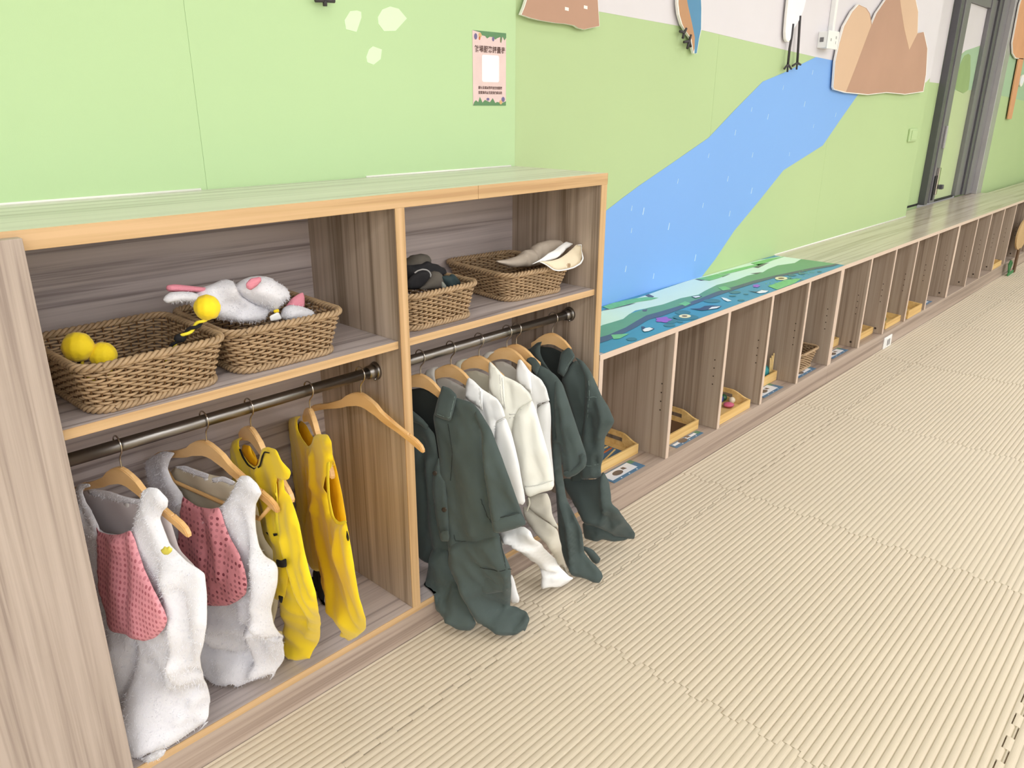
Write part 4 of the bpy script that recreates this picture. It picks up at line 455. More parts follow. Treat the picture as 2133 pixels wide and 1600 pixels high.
[[.1092,.0165,.05],[.1197,-.0002,.06],[-.0117,-.0152,.115],[.1025,-.0064,.1],[-.0752,.0074,.1]],[],.002,.004,"cream inside of the brim"],["brim_edge","white_cloth",[[-.0946,.0141,.105],[-.0825,.0111,.105],[-.0643,.0026,.1053],[-.044,-.012,.1147],[-.0283,-.0163,.1192],[.0028,-.0183,.1182],[.0525,-.0207,.1063],[.0869,-.0151,.1036],[.1013,-.0045,.1047],[.1036,.0062,.1024],[.1246,.0191,.0751],[.1301,.026,.0597],[.1133,.028,.0557],[.1144,.03,.0556],[.132,.0287,.0598],[.1288,.0208,.0763],[.1098,.0053,.1025],[.1074,-.006,.1046],[.0911,-.0188,.1037],[.0526,-.0243,.1072],[.0038,-.022,.1184],[-.0283,-.0196,.1193],[-.0457,-.0144,.1146],[-.0663,.0009,.1053],[-.0844,.0094,.105]],
[[.1133,.0304,.055],[-.0176,-.0203,.12],[.1004,-.0054,.105],[-.0811,.0089,.105]],[],.001,.005,None]]}],"river":[[.425,.919],[.486,.939],[.594,.98],[.686,1.013],[.905,1.084],[1.169,1.171],[1.365,1.276],[1.596,1.394],[1.79,1.435],[2.122,1.515],[2.341,1.508],[2.759,1.492],[2.851,1.446],[2.723,1.349],[2.531,1.226],[2.349,1.104],[1.914,1.003],[1.685,.874],[1.477,.763],[1.324,.653],[1.137,.542],[.453,.519]],"pinkR":[[-.135,2.004],[.015,1.595],[.404,1.577],[1.046,1.564],[1.802,1.529],[2.122,1.515],[2.341,1.506],[3.138,1.479],[3.859,1.439],[4.173,1.445]],"dashes":[[2.103,1.447],[1.803,1.373],[2.058,1.304],[1.518,1.28],[1.683,1.249],[2.46,1.253],[2.198,1.201],[1.391,1.187],[1.181,1.101],[1.572,1.088],[1.957,1.076],[.956,1.013],[1.365,.997],[1.602,.93],[.646,.935],[1.171,.901],[1.413,.844],[.914,.84],[.629,.71],[.827,.652],[1.145,.683],[.653,.852],[.725,.917]],"seamx":[1.182,-.985],"rock":[[2.329,1.384],[2.308,1.5],[2.323,1.586],[2.352,1.663],[2.431,1.736],[2.502,1.774],[2.608,1.767],[2.67,1.746],[2.72,1.697],[2.762,1.753],[2.856,1.819],[2.92,1.865],[3.082,1.898],[3.272,1.897],[3.346,1.866],[3.421,1.814],[3.476,1.701],[3.585,1.715],[3.71,1.628],[3.771,1.481],[3.774,1.382],[3.438,1.362],[3.109,1.368],[2.821,1.353],[2.498,1.36],[2.345,1.373]],"rock_tan":[[2.333,1.384],[2.313,1.501],[2.332,1.586],[2.361,1.664],[2.437,1.732],[2.502,1.769],[2.601,1.763],[2.664,1.742],[2.714,1.692],[2.576,1.475],[2.501,1.365],[2.354,1.375]],"rock_top":[[3.058,1.868],[3.271,1.893],[3.337,1.865],[3.408,1.813],[3.467,1.7],[3.371,1.606],[3.223,1.712],[3.136,1.791]],"hill_cut":[[.005,1.537],[.019,1.56],[.029,1.581],[.039,1.602],[.157,1.626],[.308,1.64],[.361,1.624],[.365,1.606],[.371,1.571],[.379,1.532],[.336,1.524],[.3,1.517],[.272,1.519],[.252,1.525],[.206,1.527],[.161,1.526],[.089,1.528],[.047,1.531]],"hill_dash":[[.21,1.568],[.302,1.58]],"pebbles":[[[-.579,1.501],[-.559,1.504],[-.547,1.502],[-.547,1.49],[-.556,1.472],[-.564,1.457],[-.594,1.461],[-.597,1.48]],
[[-.483,1.512],[-.458,1.521],[-.431,1.518],[-.406,1.498],[-.444,1.467],[-.481,1.464],[-.497,1.48],[-.498,1.494]],
[[-.517,1.428],[-.49,1.422],[-.495,1.4],[-.518,1.386],[-.537,1.391],[-.539,1.403],[-.53,1.42]]],"bird":[[.826,1.667],[.829,1.636],[.843,1.601],[.867,1.571],[.892,1.554],[.938,1.527],[.955,1.494],[.968,1.478],[.991,1.479],[.999,1.53],[1.01,1.564],[.999,1.634],[.986,1.682]],"bird_brown":[[.833,1.668],[.836,1.637],[.85,1.601],[.873,1.571],[.895,1.554],[.943,1.527],[.965,1.484],[.969,1.495],[.965,1.533],[.936,1.581],[.899,1.637],[.88,1.672]],"bird_blue":[[.88,1.672],[.899,1.637],[.936,1.581],[.965,1.533],[.973,1.478],[.988,1.48],[.996,1.53],[1.005,1.564],[.995,1.634],[.982,1.681]],"heron":[[1.709,1.748],[1.71,1.705],[1.711,1.66],[1.717,1.597],[1.728,1.571],[1.745,1.561],[1.768,1.562],[1.779,1.574],[1.79,1.601],[1.801,1.618],[1.831,1.643],[1.854,1.664],[1.878,1.699],[1.89,1.739],[1.886,1.765]],"legs":[[[1.783,1.635],[1.784,1.584],[1.778,1.535],[1.78,1.471]],
[[1.845,1.672],[1.853,1.621],[1.866,1.539],[1.875,1.48]]],"toes":[[[1.78,1.471],[1.749,1.45]],
[[1.78,1.471],[1.784,1.438]],
[[1.78,1.471],[1.82,1.452]],
[[1.875,1.48],[1.829,1.465]],
[[1.875,1.48],[1.876,1.451]],
[[1.875,1.48],[1.913,1.473]],
[[.9,1.559],[.888,1.545]],
[[.888,1.545],[.858,1.547]],
[[.888,1.545],[.88,1.525]],
[[.935,1.54],[.927,1.518]],
[[.927,1.518],[.891,1.513]],
[[.927,1.518],[.917,1.492]],
[[.927,1.518],[.941,1.5]]],"toes2":[[[-.658,1.524],[-.659,1.516]],
[[-.659,1.516],[-.659,1.504]],
[[-.659,1.516],[-.633,1.517]],
[[-.659,1.516],[-.684,1.514]]],"poster":[[-.177,1.485],[-.042,1.486],[-.04,1.292],[-.176,1.293]],"switch":[[3.676,1.163],[3.827,1.164],[3.861,1.089],[3.712,1.081]],"outletbox":[[2.083,1.622],[2.257,1.633],[2.283,1.562],[2.098,1.549]],"boxfront":[[2.1,1.618],[2.231,1.624],[2.25,1.559],[2.113,1.553]],"conduit":[[2.229,1.627],[2.228,1.769]],"tree":[[6.032,2.208],[5.959,2.063],[5.985,1.783],[6.075,1.708],[6.208,1.677],[6.579,1.684],[6.986,1.797],[6.763,2.168]],"trunk":[[6.328,1.697],[6.502,1.704],[6.525,1.465],[6.536,1.194],[6.392,1.195],[6.349,1.461]],"egg":[[6.624,1.514]],"film":{"tree":[[5.186,1.672],[5.095,1.654],[5.034,1.6],[4.992,1.521],[4.955,1.424],[5.071,1.413],[5.26,1.393],[5.385,1.418],[5.358,1.522],[5.258,1.662]],"hill":[[4.885,1.62],[5.103,1.689],[5.294,1.716],[5.635,1.76],[6.254,1.773],[6.583,1.43],[5.477,1.419],[4.974,1.407]],"pink":[[4.858,2.006],[5.972,2.067],[6.254,1.773],[5.635,1.76],[5.294,1.716],[5.103,1.689],[4.885,1.62],[4.876,1.543]]},"hill2":[[5.632,1.676],[5.678,1.715],[5.82,1.74],[6.048,1.771],[6.486,1.813],[7.676,1.899],[8.401,1.321],[6.971,1.349],[5.861,1.395]],"recessgreen":[[4.121,1.46],[4.591,1.455],[7.264,1.351]],"st":{"base":[[.026,.002],[1.925,.002],[1.925,.354],[.026,.354]],"mint":[[.4,.301],[.438,.312],[.599,.33],[.762,.334],[.872,.343],[1.176,.358],[1.29,.358],[1.521,.355],[1.756,.35],[1.963,.309],[1.934,.215],[1.804,.194],[1.689,.226],[1.576,.22],[1.496,.205],[1.373,.219],[1.258,.211],[1.113,.224],[.978,.204],[.904,.189],[.8,.208],[.67,.203],[.582,.215],[.521,.227],[.462,.213],[.392,.19],[.335,.191],[.278,.194],[.242,.188]],"bank":[[.242,.188],[.278,.194],[.335,.191],[.392,.19],[.462,.213],[.582,.215],[.67,.203],[.8,.208],[.904,.189],[.978,.204],[1.113,.224],[1.258,.211],[1.373,.219],[1.496,.205],[1.576,.22],[1.689,.226],[1.804,.194],[1.934,.215],[1.942,.157],[1.942,.045],[1.872,.041],[1.755,.079],[1.614,.104],[1.46,.13],[1.287,.148],[1.139,.149],[.983,.153],[.823,.142],[.683,.137],[.559,.137],[.476,.15],[.385,.129],[.295,.111],[.233,.102],[.179,.097],[.122,.098]],"shore":[[.142,.113],[.195,.108],[.249,.114],[.306,.119],[.403,.141],[.489,.158],[.58,.151],[.697,.146],[.839,.151],[1.001,.162],[1.152,.156],[1.296,.152],[1.465,.133],[1.622,.108],[1.763,.083],[1.893,.049],[1.94,.044],[1.93,.029],[1.856,.029],[1.719,.064],[1.573,.086],[1.421,.112],[1.24,.124],[1.096,.127],[.934,.126],[.787,.121],[.65,.117],[.521,.113],[.446,.12],[.338,.097],[.257,.085],[.203,.08],[.145,.072],[.088,.073]],"leaves":[[[.477,.343],[.548,.35],[.608,.342],[.674,.331],[.72,.312],[.745,.273],[.697,.274],[.628,.295],[.546,.298],[.467,.302]],
[[1.154,.346],[1.213,.338],[1.309,.332],[1.331,.291],[1.232,.284],[1.162,.286]],
[[1.324,.335],[1.465,.326],[1.595,.314],[1.7,.292],[1.602,.287],[1.459,.293],[1.339,.301]],
[[1.65,.341],[1.81,.332],[1.931,.301],[1.82,.3],[1.62,.289]],
[[.705,.161],[.766,.167],[.757,.135],[.7,.127],[.71,.143]],
[[1.071,.196],[1.113,.185],[1.08,.14],[1.035,.154]],
[[.199,.102],[.252,.067],[.184,.057],[.165,.067]],
[[1.238,.058],[1.401,.059],[1.489,.022],[1.373,.003],[1.202,-.001]]],"twigs":[[[.434,.311],[.5,.321],[.565,.306],[.61,.288],[.57,.288],[.484,.298]],
[[1.147,.347],[1.174,.333],[1.181,.302],[1.137,.312]],
[[1.274,.313],[1.351,.29],[1.27,.282]],
[[1.57,.301],[1.727,.286],[1.567,.263]],
[[.744,.333],[.771,.335],[.751,.296],[.717,.288]],
[[1.429,.23],[1.488,.207],[1.436,.204]],
[[.543,.212],[.564,.203],[.534,.188],[.525,.198]]],"pads":[[[.218,.013],[.208,.009],[.198,.01],[.19,.015],[.186,.022],[.187,.031],[.193,.038],[.203,.042],[.213,.041],[.222,.036],[.226,.029],[.224,.02]],
[[.636,.066],[.619,.06],[.602,.062],[.589,.07],[.582,.082],[.585,.096],[.596,.107],[.612,.112],[.629,.111],[.643,.103],[.65,.09],[.647,.077]],
[[.596,.01],[.574,.004],[.549,.009],[.528,.024],[.516,.043],[.517,.063],[.529,.078],[.551,.084],[.576,.08],[.598,.066],[.61,.045],[.609,.025]],
[[.448,.013],[.437,.01],[.425,.011],[.415,.017],[.411,.026],[.412,.035],[.419,.043],[.43,.047],[.443,.046],[.452,.04],[.457,.031],[.456,.021]],
[[.505,.017],[.499,.015],[.492,.015],[.487,.018],[.485,.023],[.486,.028],[.491,.032],[.497,.035],[.504,.034],[.509,.032],[.511,.027],[.51,.022]],
[[1.058,.086],[1.044,.082],[1.029,.084],[1.017,.091],[1.012,.101],[1.014,.112],[1.023,.121],[1.037,.125],[1.052,.123],[1.064,.116],[1.07,.105],[1.067,.094]],
[[.87,.075],[.853,.07],[.834,.073],[.819,.083],[.812,.096],[.813,.11],[.824,.122],[.841,.126],[.86,.124],[.875,.114],[.883,.1],[.881,.086]],
[[.506,.039],[.487,.032],[.469,.031],[.455,.037],[.451,.049],[.456,.063],[.47,.076],[.489,.084],[.508,.085],[.522,.079],[.526,.067],[.521,.052]],
[[1.451,.043],[1.431,.039],[1.409,.044],[1.392,.055],[1.383,.07],[1.386,.085],[1.399,.096],[1.419,.101],[1.441,.096],[1.459,.085],[1.467,.07],[1.464,.054]],
[[1.534,.066],[1.522,.064],[1.51,.065],[1.501,.071],[1.497,.079],[1.499,.087],[1.507,.093],[1.519,.096],[1.531,.094],[1.541,.089],[1.545,.081],[1.542,.073]],
[[.986,.069],[.979,.068],[.971,.069],[.965,.074],[.961,.08],[.962,.086],[.966,.09],[.973,.092],[.981,.09],[.987,.086],[.991,.08],[.991,.074]],
[[1.05,.049],[1.044,.047],[1.037,.048],[1.032,.052],[1.03,.056],[1.031,.061],[1.035,.064],[1.04,.066],[1.047,.065],[1.052,.061],[1.054,.057],[1.053,.052]],
[[.945,.012],[.937,.01],[.929,.011],[.922,.016],[.919,.021],[.92,.028],[.925,.032],[.933,.034],[.941,.033],[.948,.029],[.951,.023],[.95,.017]],
[[1.601,.054],[1.587,.05],[1.573,.05],[1.564,.054],[1.562,.062],[1.567,.07],[1.578,.077],[1.592,.081],[1.606,.081],[1.616,.077],[1.618,.069],[1.613,.061]],
[[1.693,.017],[1.685,.015],[1.678,.016],[1.672,.02],[1.67,.024],[1.672,.029],[1.678,.033],[1.685,.035],[1.693,.034],[1.699,.031],[1.701,.026],[1.699,.021]],
[[1.463,-.021],[1.452,-.023],[1.44,-.021],[1.43,-.015],[1.425,-.006],[1.426,.002],[1.434,.009],[1.445,.011],[1.458,.008],[1.468,.002],[1.473,-.007],[1.471,-.015]]],"lily":[[[.5,.059],[.486,.057],[.476,.059],[.465,.054],[.451,.053],[.448,.062],[.45,.071],[.443,.076],[.44,.085],[.451,.093],[.463,.096],[.47,.105],[.482,.113],[.492,.108],[.498,.101],[.509,.101],[.52,.096],[.514,.086],[.505,.078],[.505,.069]],
[[1.22,.083],[1.209,.081],[1.202,.082],[1.193,.079],[1.183,.077],[1.182,.082],[1.185,.087],[1.181,.09],[1.181,.096],[1.19,.1],[1.2,.103],[1.206,.108],[1.216,.113],[1.223,.111],[1.225,.107],[1.234,.108],[1.241,.105],[1.235,.099],[1.227,.094],[1.225,.089]]],"ring":[[[.588,.036],[.578,.033],[.568,.032],[.558,.034],[.551,.039],[.547,.046],[.547,.053],[.55,.061],[.558,.067],[.567,.071],[.578,.072],[.587,.07],[.595,.065],[.599,.058],[.599,.05],[.595,.043]],
[[1.442,.066],[1.428,.061],[1.413,.061],[1.4,.064],[1.39,.07],[1.385,.079],[1.386,.088],[1.392,.098],[1.403,.105],[1.418,.11],[1.433,.111],[1.447,.107],[1.457,.101],[1.462,.092],[1.461,.082],[1.454,.073]]],"hole":[[[.579,.045],[.574,.044],[.568,.044],[.563,.047],[.561,.052],[.562,.056],[.565,.06],[.57,.062],[.576,.061],[.581,.058],[.583,.053],[.583,.049]],
[[1.431,.075],[1.422,.073],[1.414,.074],[1.407,.078],[1.404,.084],[1.406,.09],[1.411,.095],[1.42,.097],[1.429,.095],[1.436,.091],[1.438,.086],[1.437,.079]]],"duckd":[[[.352,.087],[.356,.079],[.345,.063],[.365,.052],[.358,.038],[.319,.036],[.302,.044],[.316,.06]],
[[1.098,.077],[1.107,.047],[1.162,.043],[1.151,.011],[1.094,.02],[1.093,.04]],
[[.679,.094],[.709,.071],[.754,.076],[.78,.061],[.799,.031],[.756,.022],[.718,.036],[.686,.048]],
[[.85,.19],[.889,.18],[.881,.159],[.834,.164]]],"duckw":[[[.316,.059],[.341,.065],[.36,.06],[.354,.041],[.321,.037],[.306,.044]],
[[1.097,.04],[1.149,.042],[1.155,.016],[1.118,.011],[1.089,.023]],
[[.717,.04],[.758,.049],[.791,.031],[.755,.027]],
[[.852,.186],[.882,.176],[.873,.162],[.845,.168]],
[[.922,.1],[.919,.075],[.896,.042],[.877,.048],[.892,.074]]]}}
# ---------------- the setting ----------------
def S(o): o['kind'] = 'structure'; return o
floor = S(box('floor', (-9, -6, -.06), (10.5, .02, -.0085), 'subfloor', None, 0))
wl = S(box('wall_back_left', (-9, .372, -.06), (-.0005, .5, 2.75), 'gap', None, 0))
wr = S(box('wall_back_right', (.0005, .372, -.06), (3.93, .5, 2.75), 'gap', None, 0))
for i, (a, b) in enumerate([(-9, -2.2), (-2.1996, -.985), (-.9846, -.0005)]):
    box('wall_panel', (a, .350, 0), (b, .3715, 2.72), 'wall_left', wl, .0005)
for a, b in [(.0005, 1.182), (1.183, 2.4), (2.401, 3.93)]:
    box('wall_panel', (a, .356, 0), (b, .3715, 2.72), 'wall_green', wr, .0005)
wc = S(box('wall_back_recess', (3.93, .500, -.06), (4.66, .60, 2.75), 'wall_green', None, 0))
wf = S(box('wall_back_far', (6.06, .400, -.06), (10.5, .60, 2.75), 'wall_green', None, 0))
S(box('wall_far_right', (10.5, -6, -.06), (10.6, .6, 2.75), 'wall_green', None, 0))
S(box('wall_near_left', (-9.1, -6, -.06), (-9, .6, 2.75), 'plaster', None, 0))
S(box('wall_front', (-9.1, -6.1, -.06), (10.6, -6, 2.75), 'plaster', None, 0))
S(box('ceiling', (-9.1, -6.1, 2.72), (10.6, .6, 2.8), 'ceiling', None, 0))
X0, X1 = .0015, 3.929
_b = sorted([q for q in DATA['pinkR'] if X0 + .02 < q[0] < X1 - .02 and q[1] < 1.75])
poly_wall('sky_print', [[X0, _b[0][1] + .02]] + _b + [[X1, 1.468], [X1, 2.715], [X0, 2.715]], .3553, .0007, 'sky_print', wr)
poly_wall('river_print', clip(DATA['river'], 0, .0015, 3.929), .3546, .0007, 'river', wr)
for x, z in DATA['dashes']:
    bm = bm_new(); s = random.uniform(.7, 1.15)
    prism(bm, [(x - .004 * s, z - .012 * s), (x + .001, z - .013 * s), (x + .006 * s, z + .011 * s), (x + .002, z + .013 * s)], lambda p, d: (p[0], .3540 + d, p[1]), .0006)
    done(bm, 'river_dash_print', 'river_dash', wr)  # pale dashes printed on the river
for L in DATA['pebbles']: poly_wall('pebble_print', L, .3493, .0007, 'pebble', wl)
poly_wall('sky_print', [[3.932, 1.462], [4.655, 1.452], [4.655, 2.7], [3.932, 2.7]], .4993, .0007, 'sky_print', wc)
poly_wall('flower_print', [[4.235, 1.62], [4.25, 1.80], [4.29, 1.66], [4.36, 1.72], [4.33, 1.62], [4.255, 1.50]], .4987, .0006, 'heart', wc)
poly_wall('sky_print', [[6.0615, 1.70], *[p for p in DATA['hill2'] if 6.07 < p[0] < 9 and p[1] > 1.6], [9.5, 1.86], [9.5, 2.7], [6.0615, 2.7]], .3993, .0007, 'sky_print', wf)
poly_wall('hill_print', [[6.0615, 1.385], [6.0615, 1.765], [6.486, 1.813], [7.676, 1.899], [8.401, 1.9], [8.401, 1.321], [6.971, 1.349]], .3990, .0006, 'green_far', wf)
# sealant bead along the bench and the cabinet top
tubes('sealant_bead', [([(1.93, .3555, .592), (3.93, .3555, .592)], .004, False)], 'caulk', wr)
tubes('sealant_bead', [([(-1.55, .349, 1.120), (-1.0, .349, 1.120)], .003, False), ([(-.56, .349, 1.120), (-.02, .349, 1.120)], .003, False)], 'caulk', wl)

box('threshold_gap', (3.935, .4975, .5905), (4.66, .4998, .606), 'black_gap', wc, 0)
# door
door = bpy.data.objects.new('door_1', None); COL.objects.link(door); door['kind'] = 'structure'
def dbox(n, a, b, m, bev=.002, p=None): return box(n, a, b, m, p or door, bev)
dbox('door_frame', (4.66, .452, .595), (4.73, .56, 2.10), 'dark_metal2')
dbox('door_stile', (4.732, .462, .60), (4.775, .52, 2.07), 'dark_metal')
st = dbox('door_stile', (4.777, .452, .60), (4.90, .52, 2.07), 'dark_metal')
dbox('door_rail', (4.902, .462, 2.005), (5.48, .52, 2.07), 'dark_metal')
dbox('door_rail', (4.902, .470, .592), (5.48, .52, .606), 'black_gap')
dbox('door_stile', (5.482, .455, .60), (5.63, .52, 2.07), 'dark_metal')
dbox('door_stile', (5.632, .44, .60), (5.72, .52, 2.09), 'dark_metal2')
dbox('door_frame', (5.722, .432, .595), (5.90, .52, 2.10), 'dark_metal')
dbox('door_head', (4.66, .44, 2.075), (5.90, .52, 2.30), 'dark_metal')
dbox('door_casing', (5.902, .395, .59), (6.058, .52, 2.4), 'alu')
pane = dbox('door_pane', (4.902, .485, .607), (5.48, .492, 2.003), 'film_green', 0)
poly_wall('sky_print', clip([[4.6, 1.50], [4.885, 1.62], [5.103, 1.689], [5.294, 1.716], [5.6, 1.76], [5.6, 2.2], [4.6, 2.2]], 0, 4.903, 5.479) and [q for q in clip(clip([[4.6, 1.50], [4.885, 1.62], [5.103, 1.689], [5.294, 1.716], [5.6, 1.76], [5.6, 2.2], [4.6, 2.2]], 0, 4.903, 5.479), 1, 1, 2.002)], .4845, .0004, 'sky_print', pane)
poly_wall('hill_print', clip([[4.885, 1.60], [5.103, 1.689], [5.294, 1.716], [5.635, 1.76], [5.6, 1.42], [5.0, 1.41]], 0, 4.903, 5.479), .4840, .0004, 'green_far', pane)
poly_wall('tree_print', DATA['film']['tree'], .4832, .0004, 'tree_print', pane)
hd = box('door_handle', (4.83, .432, .66), (4.868, .452, .86), 'chrome', door, .004)
box('latch_knob', (4.86, .40, .70), (4.90, .432, .735), 'dark_metal2', hd, .006)
box('latch_plate', (4.80, .444, .62), (4.83, .4515, .80), 'black_gap', hd, .001)
box('keyhole', (4.838, .436, 1.0), (4.862, .4515, 1.16), 'alu', hd, .003)

# ---------------- foam floor mats ----------------
PIT = 1 / 58.0
def rib(y):
    t = (y / PIT) % 1.0
    return .0036 * (math.sin(PI * t) ** .42 if t > .02 and t < .98 else 0) - .0036
def mat_mesh(w, d, tabs, nm, ph=0):
    """one jigsaw mat: w along x, d along y, ribs along x; tabs = (left, right, near, far)"""
    tp = 1 / 22.0; td = .0085; g = .0003
    xs = sorted({round(v, 5) for k in range(int(w / tp) + 2) for v in (min(k * tp, w) + g, min(k * tp, w) - g)} | {-td + g, w + td - g, g, w - g, td + g, w - td - g})
    xs = [x for x in xs if -td <= x <= w + td]
    n = int(round(d / PIT)); sub = 6
    ys = sorted({round(k * PIT / sub, 6) for k in range(-sub, n * sub + sub + 1)} | {round(v, 6) for k in range(int(d / tp) + 2) for v in (min(k * tp, d),)})
    ys = [y for y in ys if -td - 1e-6 <= y <= d + td + 1e-6]
    def inside(x, y):
        ix = int(math.floor(max(0, min(w - 1e-6, x)) / tp)); iy = int(math.floor(max(0, min(d - 1e-6, y)) / tp))
        lo = (g + (td if iy % 2 else -td)) if tabs[0] else g; hi = (w - g + (td if iy % 2 else -td)) if tabs[1] else w - g
        nlo = (g + (td if ix % 2 else -td)) if tabs[2] else g; nhi = (d - g + (td if ix % 2 else -td)) if tabs[3] else d - g
        if y < td or y > d - td: lo = max(lo, 0) if not (0 <= y <= d) else lo
        return lo <= x <= hi and nlo <= y <= nhi
    vid = {}; V = []; F = []
    def v(i, j, top):
        k = (i, j, top)
        if k not in vid:
            vid[k] = len(V); V.append((xs[i], ys[j], rib(ys[j] + ph) if top else -.008))
        return vid[k]
    ins = {}
    for j in range(len(ys) - 1):
        for i in range(len(xs) - 1): ins[i, j] = inside((xs[i] + xs[i + 1]) / 2, (ys[j] + ys[j + 1]) / 2) and xs[i + 1] - xs[i] > 1e-6
    # merge runs along x when the whole row between is inside
    for j in range(len(ys) - 1):
        for i in range(len(xs) - 1):
            if not ins[i, j]: continue
            F.append((v(i, j, 1), v(i + 1, j, 1), v(i + 1, j + 1, 1), v(i, j + 1, 1)))
            if not ins.get((i - 1, j)): F.append((v(i, j, 0), v(i, j, 1), v(i, j + 1, 1), v(i, j + 1, 0)))
            if not ins.get((i + 1, j)): F.append((v(i + 1, j + 1, 0), v(i + 1, j + 1, 1), v(i + 1, j, 1), v(i + 1, j, 0)))
            if not ins.get((i, j - 1)): F.append((v(i + 1, j, 0), v(i + 1, j, 1), v(i, j, 1), v(i, j, 0)))
            if not ins.get((i, j + 1)): F.append((v(i, j + 1, 0), v(i, j + 1, 1), v(i + 1, j + 1, 1), v(i + 1, j + 1, 0)))
    me = bpy.data.meshes.new(nm); me.from_pydata(V, [], F); me.materials.append(MT['mat'])
    me.polygons.foreach_set('use_smooth', [False] * len(me.polygons))
    return me
mA = [mat_mesh(1.0, 1.0, (1, 1, 1, 1), 'mat_tile', q * PIT) for q in (0, .45)]; mB = [mat_mesh(1.0, 12 * PIT, (1, 1, 1, 0), 'mat_tile', q * PIT) for q in (.3, .7)]
for ix in range(-4, 10):
    for row in range(4):
        o = bpy.data.objects.new('mat_tile', mB[ix % 2] if row == 0 else mA[(ix + row) % 2]); COL.objects.link(o); o.parent = floor
        y0 = -.002 - 12 * PIT if row == 0 else -.002 - 12 * PIT - row
        o.location = (ix + .562, y0, random.uniform(-.0006, .0006))

# ---------------- wardrobe ----------------
H = 1.119; TT = .0304; TV = .0254; ZB = .088; ZS = .795
war = root('open_wardrobe', 'tall open wooden wardrobe shelf with orange edging, rails and wicker baskets', 'wardrobe', (0, 0, 0))
tb = box('top_board', (-2.25, .003, H - TT), (0, .347, H), 'lam_top', war)
eb = box('edge_band', (-.503, 0, H - TT), (.0, .003, H + .0004), 'edge_x', tb, .0008)
box('edge_band', (-2.25, 0, H - TT), (-.504, .003, H + .0004), 'edge_x', tb, .0008); box('edge_band', (.0, 0, H - TT), (.0012, .347, H), 'edge_x', tb, .0003)
def upright(x0, x1, z0=ZB, z1=H - TT):
    o = box('upright', (x0, .003, z0), (x1, .345, z1), 'lam_z', war); box('edge_band', (x0, 0, z0), (x1, .003, z1), 'edge_z', o, .0006); return o
upright(-TV, 0, 0); upright(-.725 - TV, -.725); upright(-1.5, -1.475); upright(-2.25, -2.225)
box('back_board', (-2.225, .335, ZB), (-.0254, .345, H - TT), 'lam_x', war)
bb = box('base_board', (-2.225, .003, .0704), (-.0254, .335, ZB), 'lam_x', war)
box('edge_band', (-2.25, 0, .0704), (-.0254, .003, ZB), 'edge_x', bb, .0006)
box('plinth', (-2.25, .001, -.0080), (-.0254, .02, .0702), 'bench_x', war)
for a, b in ((-1.4745, -.7508), (-.7246, -.0258), (-2.2246, -1.5005)):
    sh = box('shelf', (a, .012, ZS - .0175), (b, .334, ZS), 'lam_x', war)
    box('edge_band', (a, .009, ZS - .0175), (b, .012, ZS + .0003), 'edge_x', sh, .0008)
for a, b in ((-1.4745, -.7508), (-.7246, -.0258)):
    rp = tubes('hanging_rail', [([(a + .002, .098, .705), (b - .002, .098, .705)], .0125, False)], 'steel', war, 24)
    for x, s in ((a, 1), (b, -1)):
        bm = bm_new()
        bmesh.ops.create_cone(bm, cap_ends=True, segments=24, radius1=.022, radius2=.019, depth=.006, matrix=Matrix.Translation((x + s * .004, .098, .705)) @ Matrix.Rotation(s * PI / 2, 4, 'Y'))
        bmesh.ops.create_cone(bm, cap_ends=True, segments=24, radius1=.0165, radius2=.0155, depth=.022, matrix=Matrix.Translation((x + s * .014, .098, .705)) @ Matrix.Rotation(s * PI / 2, 4, 'Y'))
        bmesh.ops.create_uvsphere(bm, u_segments=10, v_segments=6, radius=.004, matrix=Matrix.Translation((x + s * .008, .092, .687)))
        done(bm, 'rail_flange', 'steel', rp, True)
tag(box('end_panel', (-2.6, -.0215, 0.0005), (-1.454, -.0015, 1.1105), 'panel_z', None, .001), 'pale wooden panel standing in front of the wardrobe at the left edge', 'panel')

# ---------------- storage bench ----------------
HB = .5897; TB = .0185; ZC = .0977; YB = .352
bt = tag(box('long_bench_top', (.004, .001, HB - TB), (7.9, .3545, HB), 'bench_top', None), 'long pale wooden bench top running along the mural wall', 'bench top')
box('edge_band', (.004, -.0008, HB - TB), (7.9, .001, HB), 'bench_edge', bt, .0004)
box('bench_sill', (3.94, .3545, HB - TB), (6.05, .4515, HB), 'bench_top', bt, 0)
units = [(.004, 1.9085, [.449, .82, 1.184, 1.546], 'nearest five-bay bench unit, beside the wardrobe and under the pond sticker'),
         (1.9095, 3.875, [2.307, 2.673, 3.045, 3.427], 'second five-bay bench unit, with the floor socket in front'),
         (3.876, 5.895, [4.339, 4.717, 5.106, 5.494], 'third bench unit, below the dark framed door'),
         (5.896, 7.9, [6.27, 6.65, 7.03, 7.41], 'farthest bench unit at the right edge')]
def pins(parent, x, holes, r):
    bm = bm_new()
    for y, z, rr in holes:
        bmesh.ops.create_cone(bm, cap_ends=True, segments=8, radius1=rr, radius2=rr, depth=.001, matrix=Matrix.Translation((x - .0001, y, z)) @ Matrix.Rotation(PI / 2, 4, 'Y'))
    done(bm, 'pin_holes', 'hole', parent)  # flat dark discs; the shade inside each hole is put into the colour
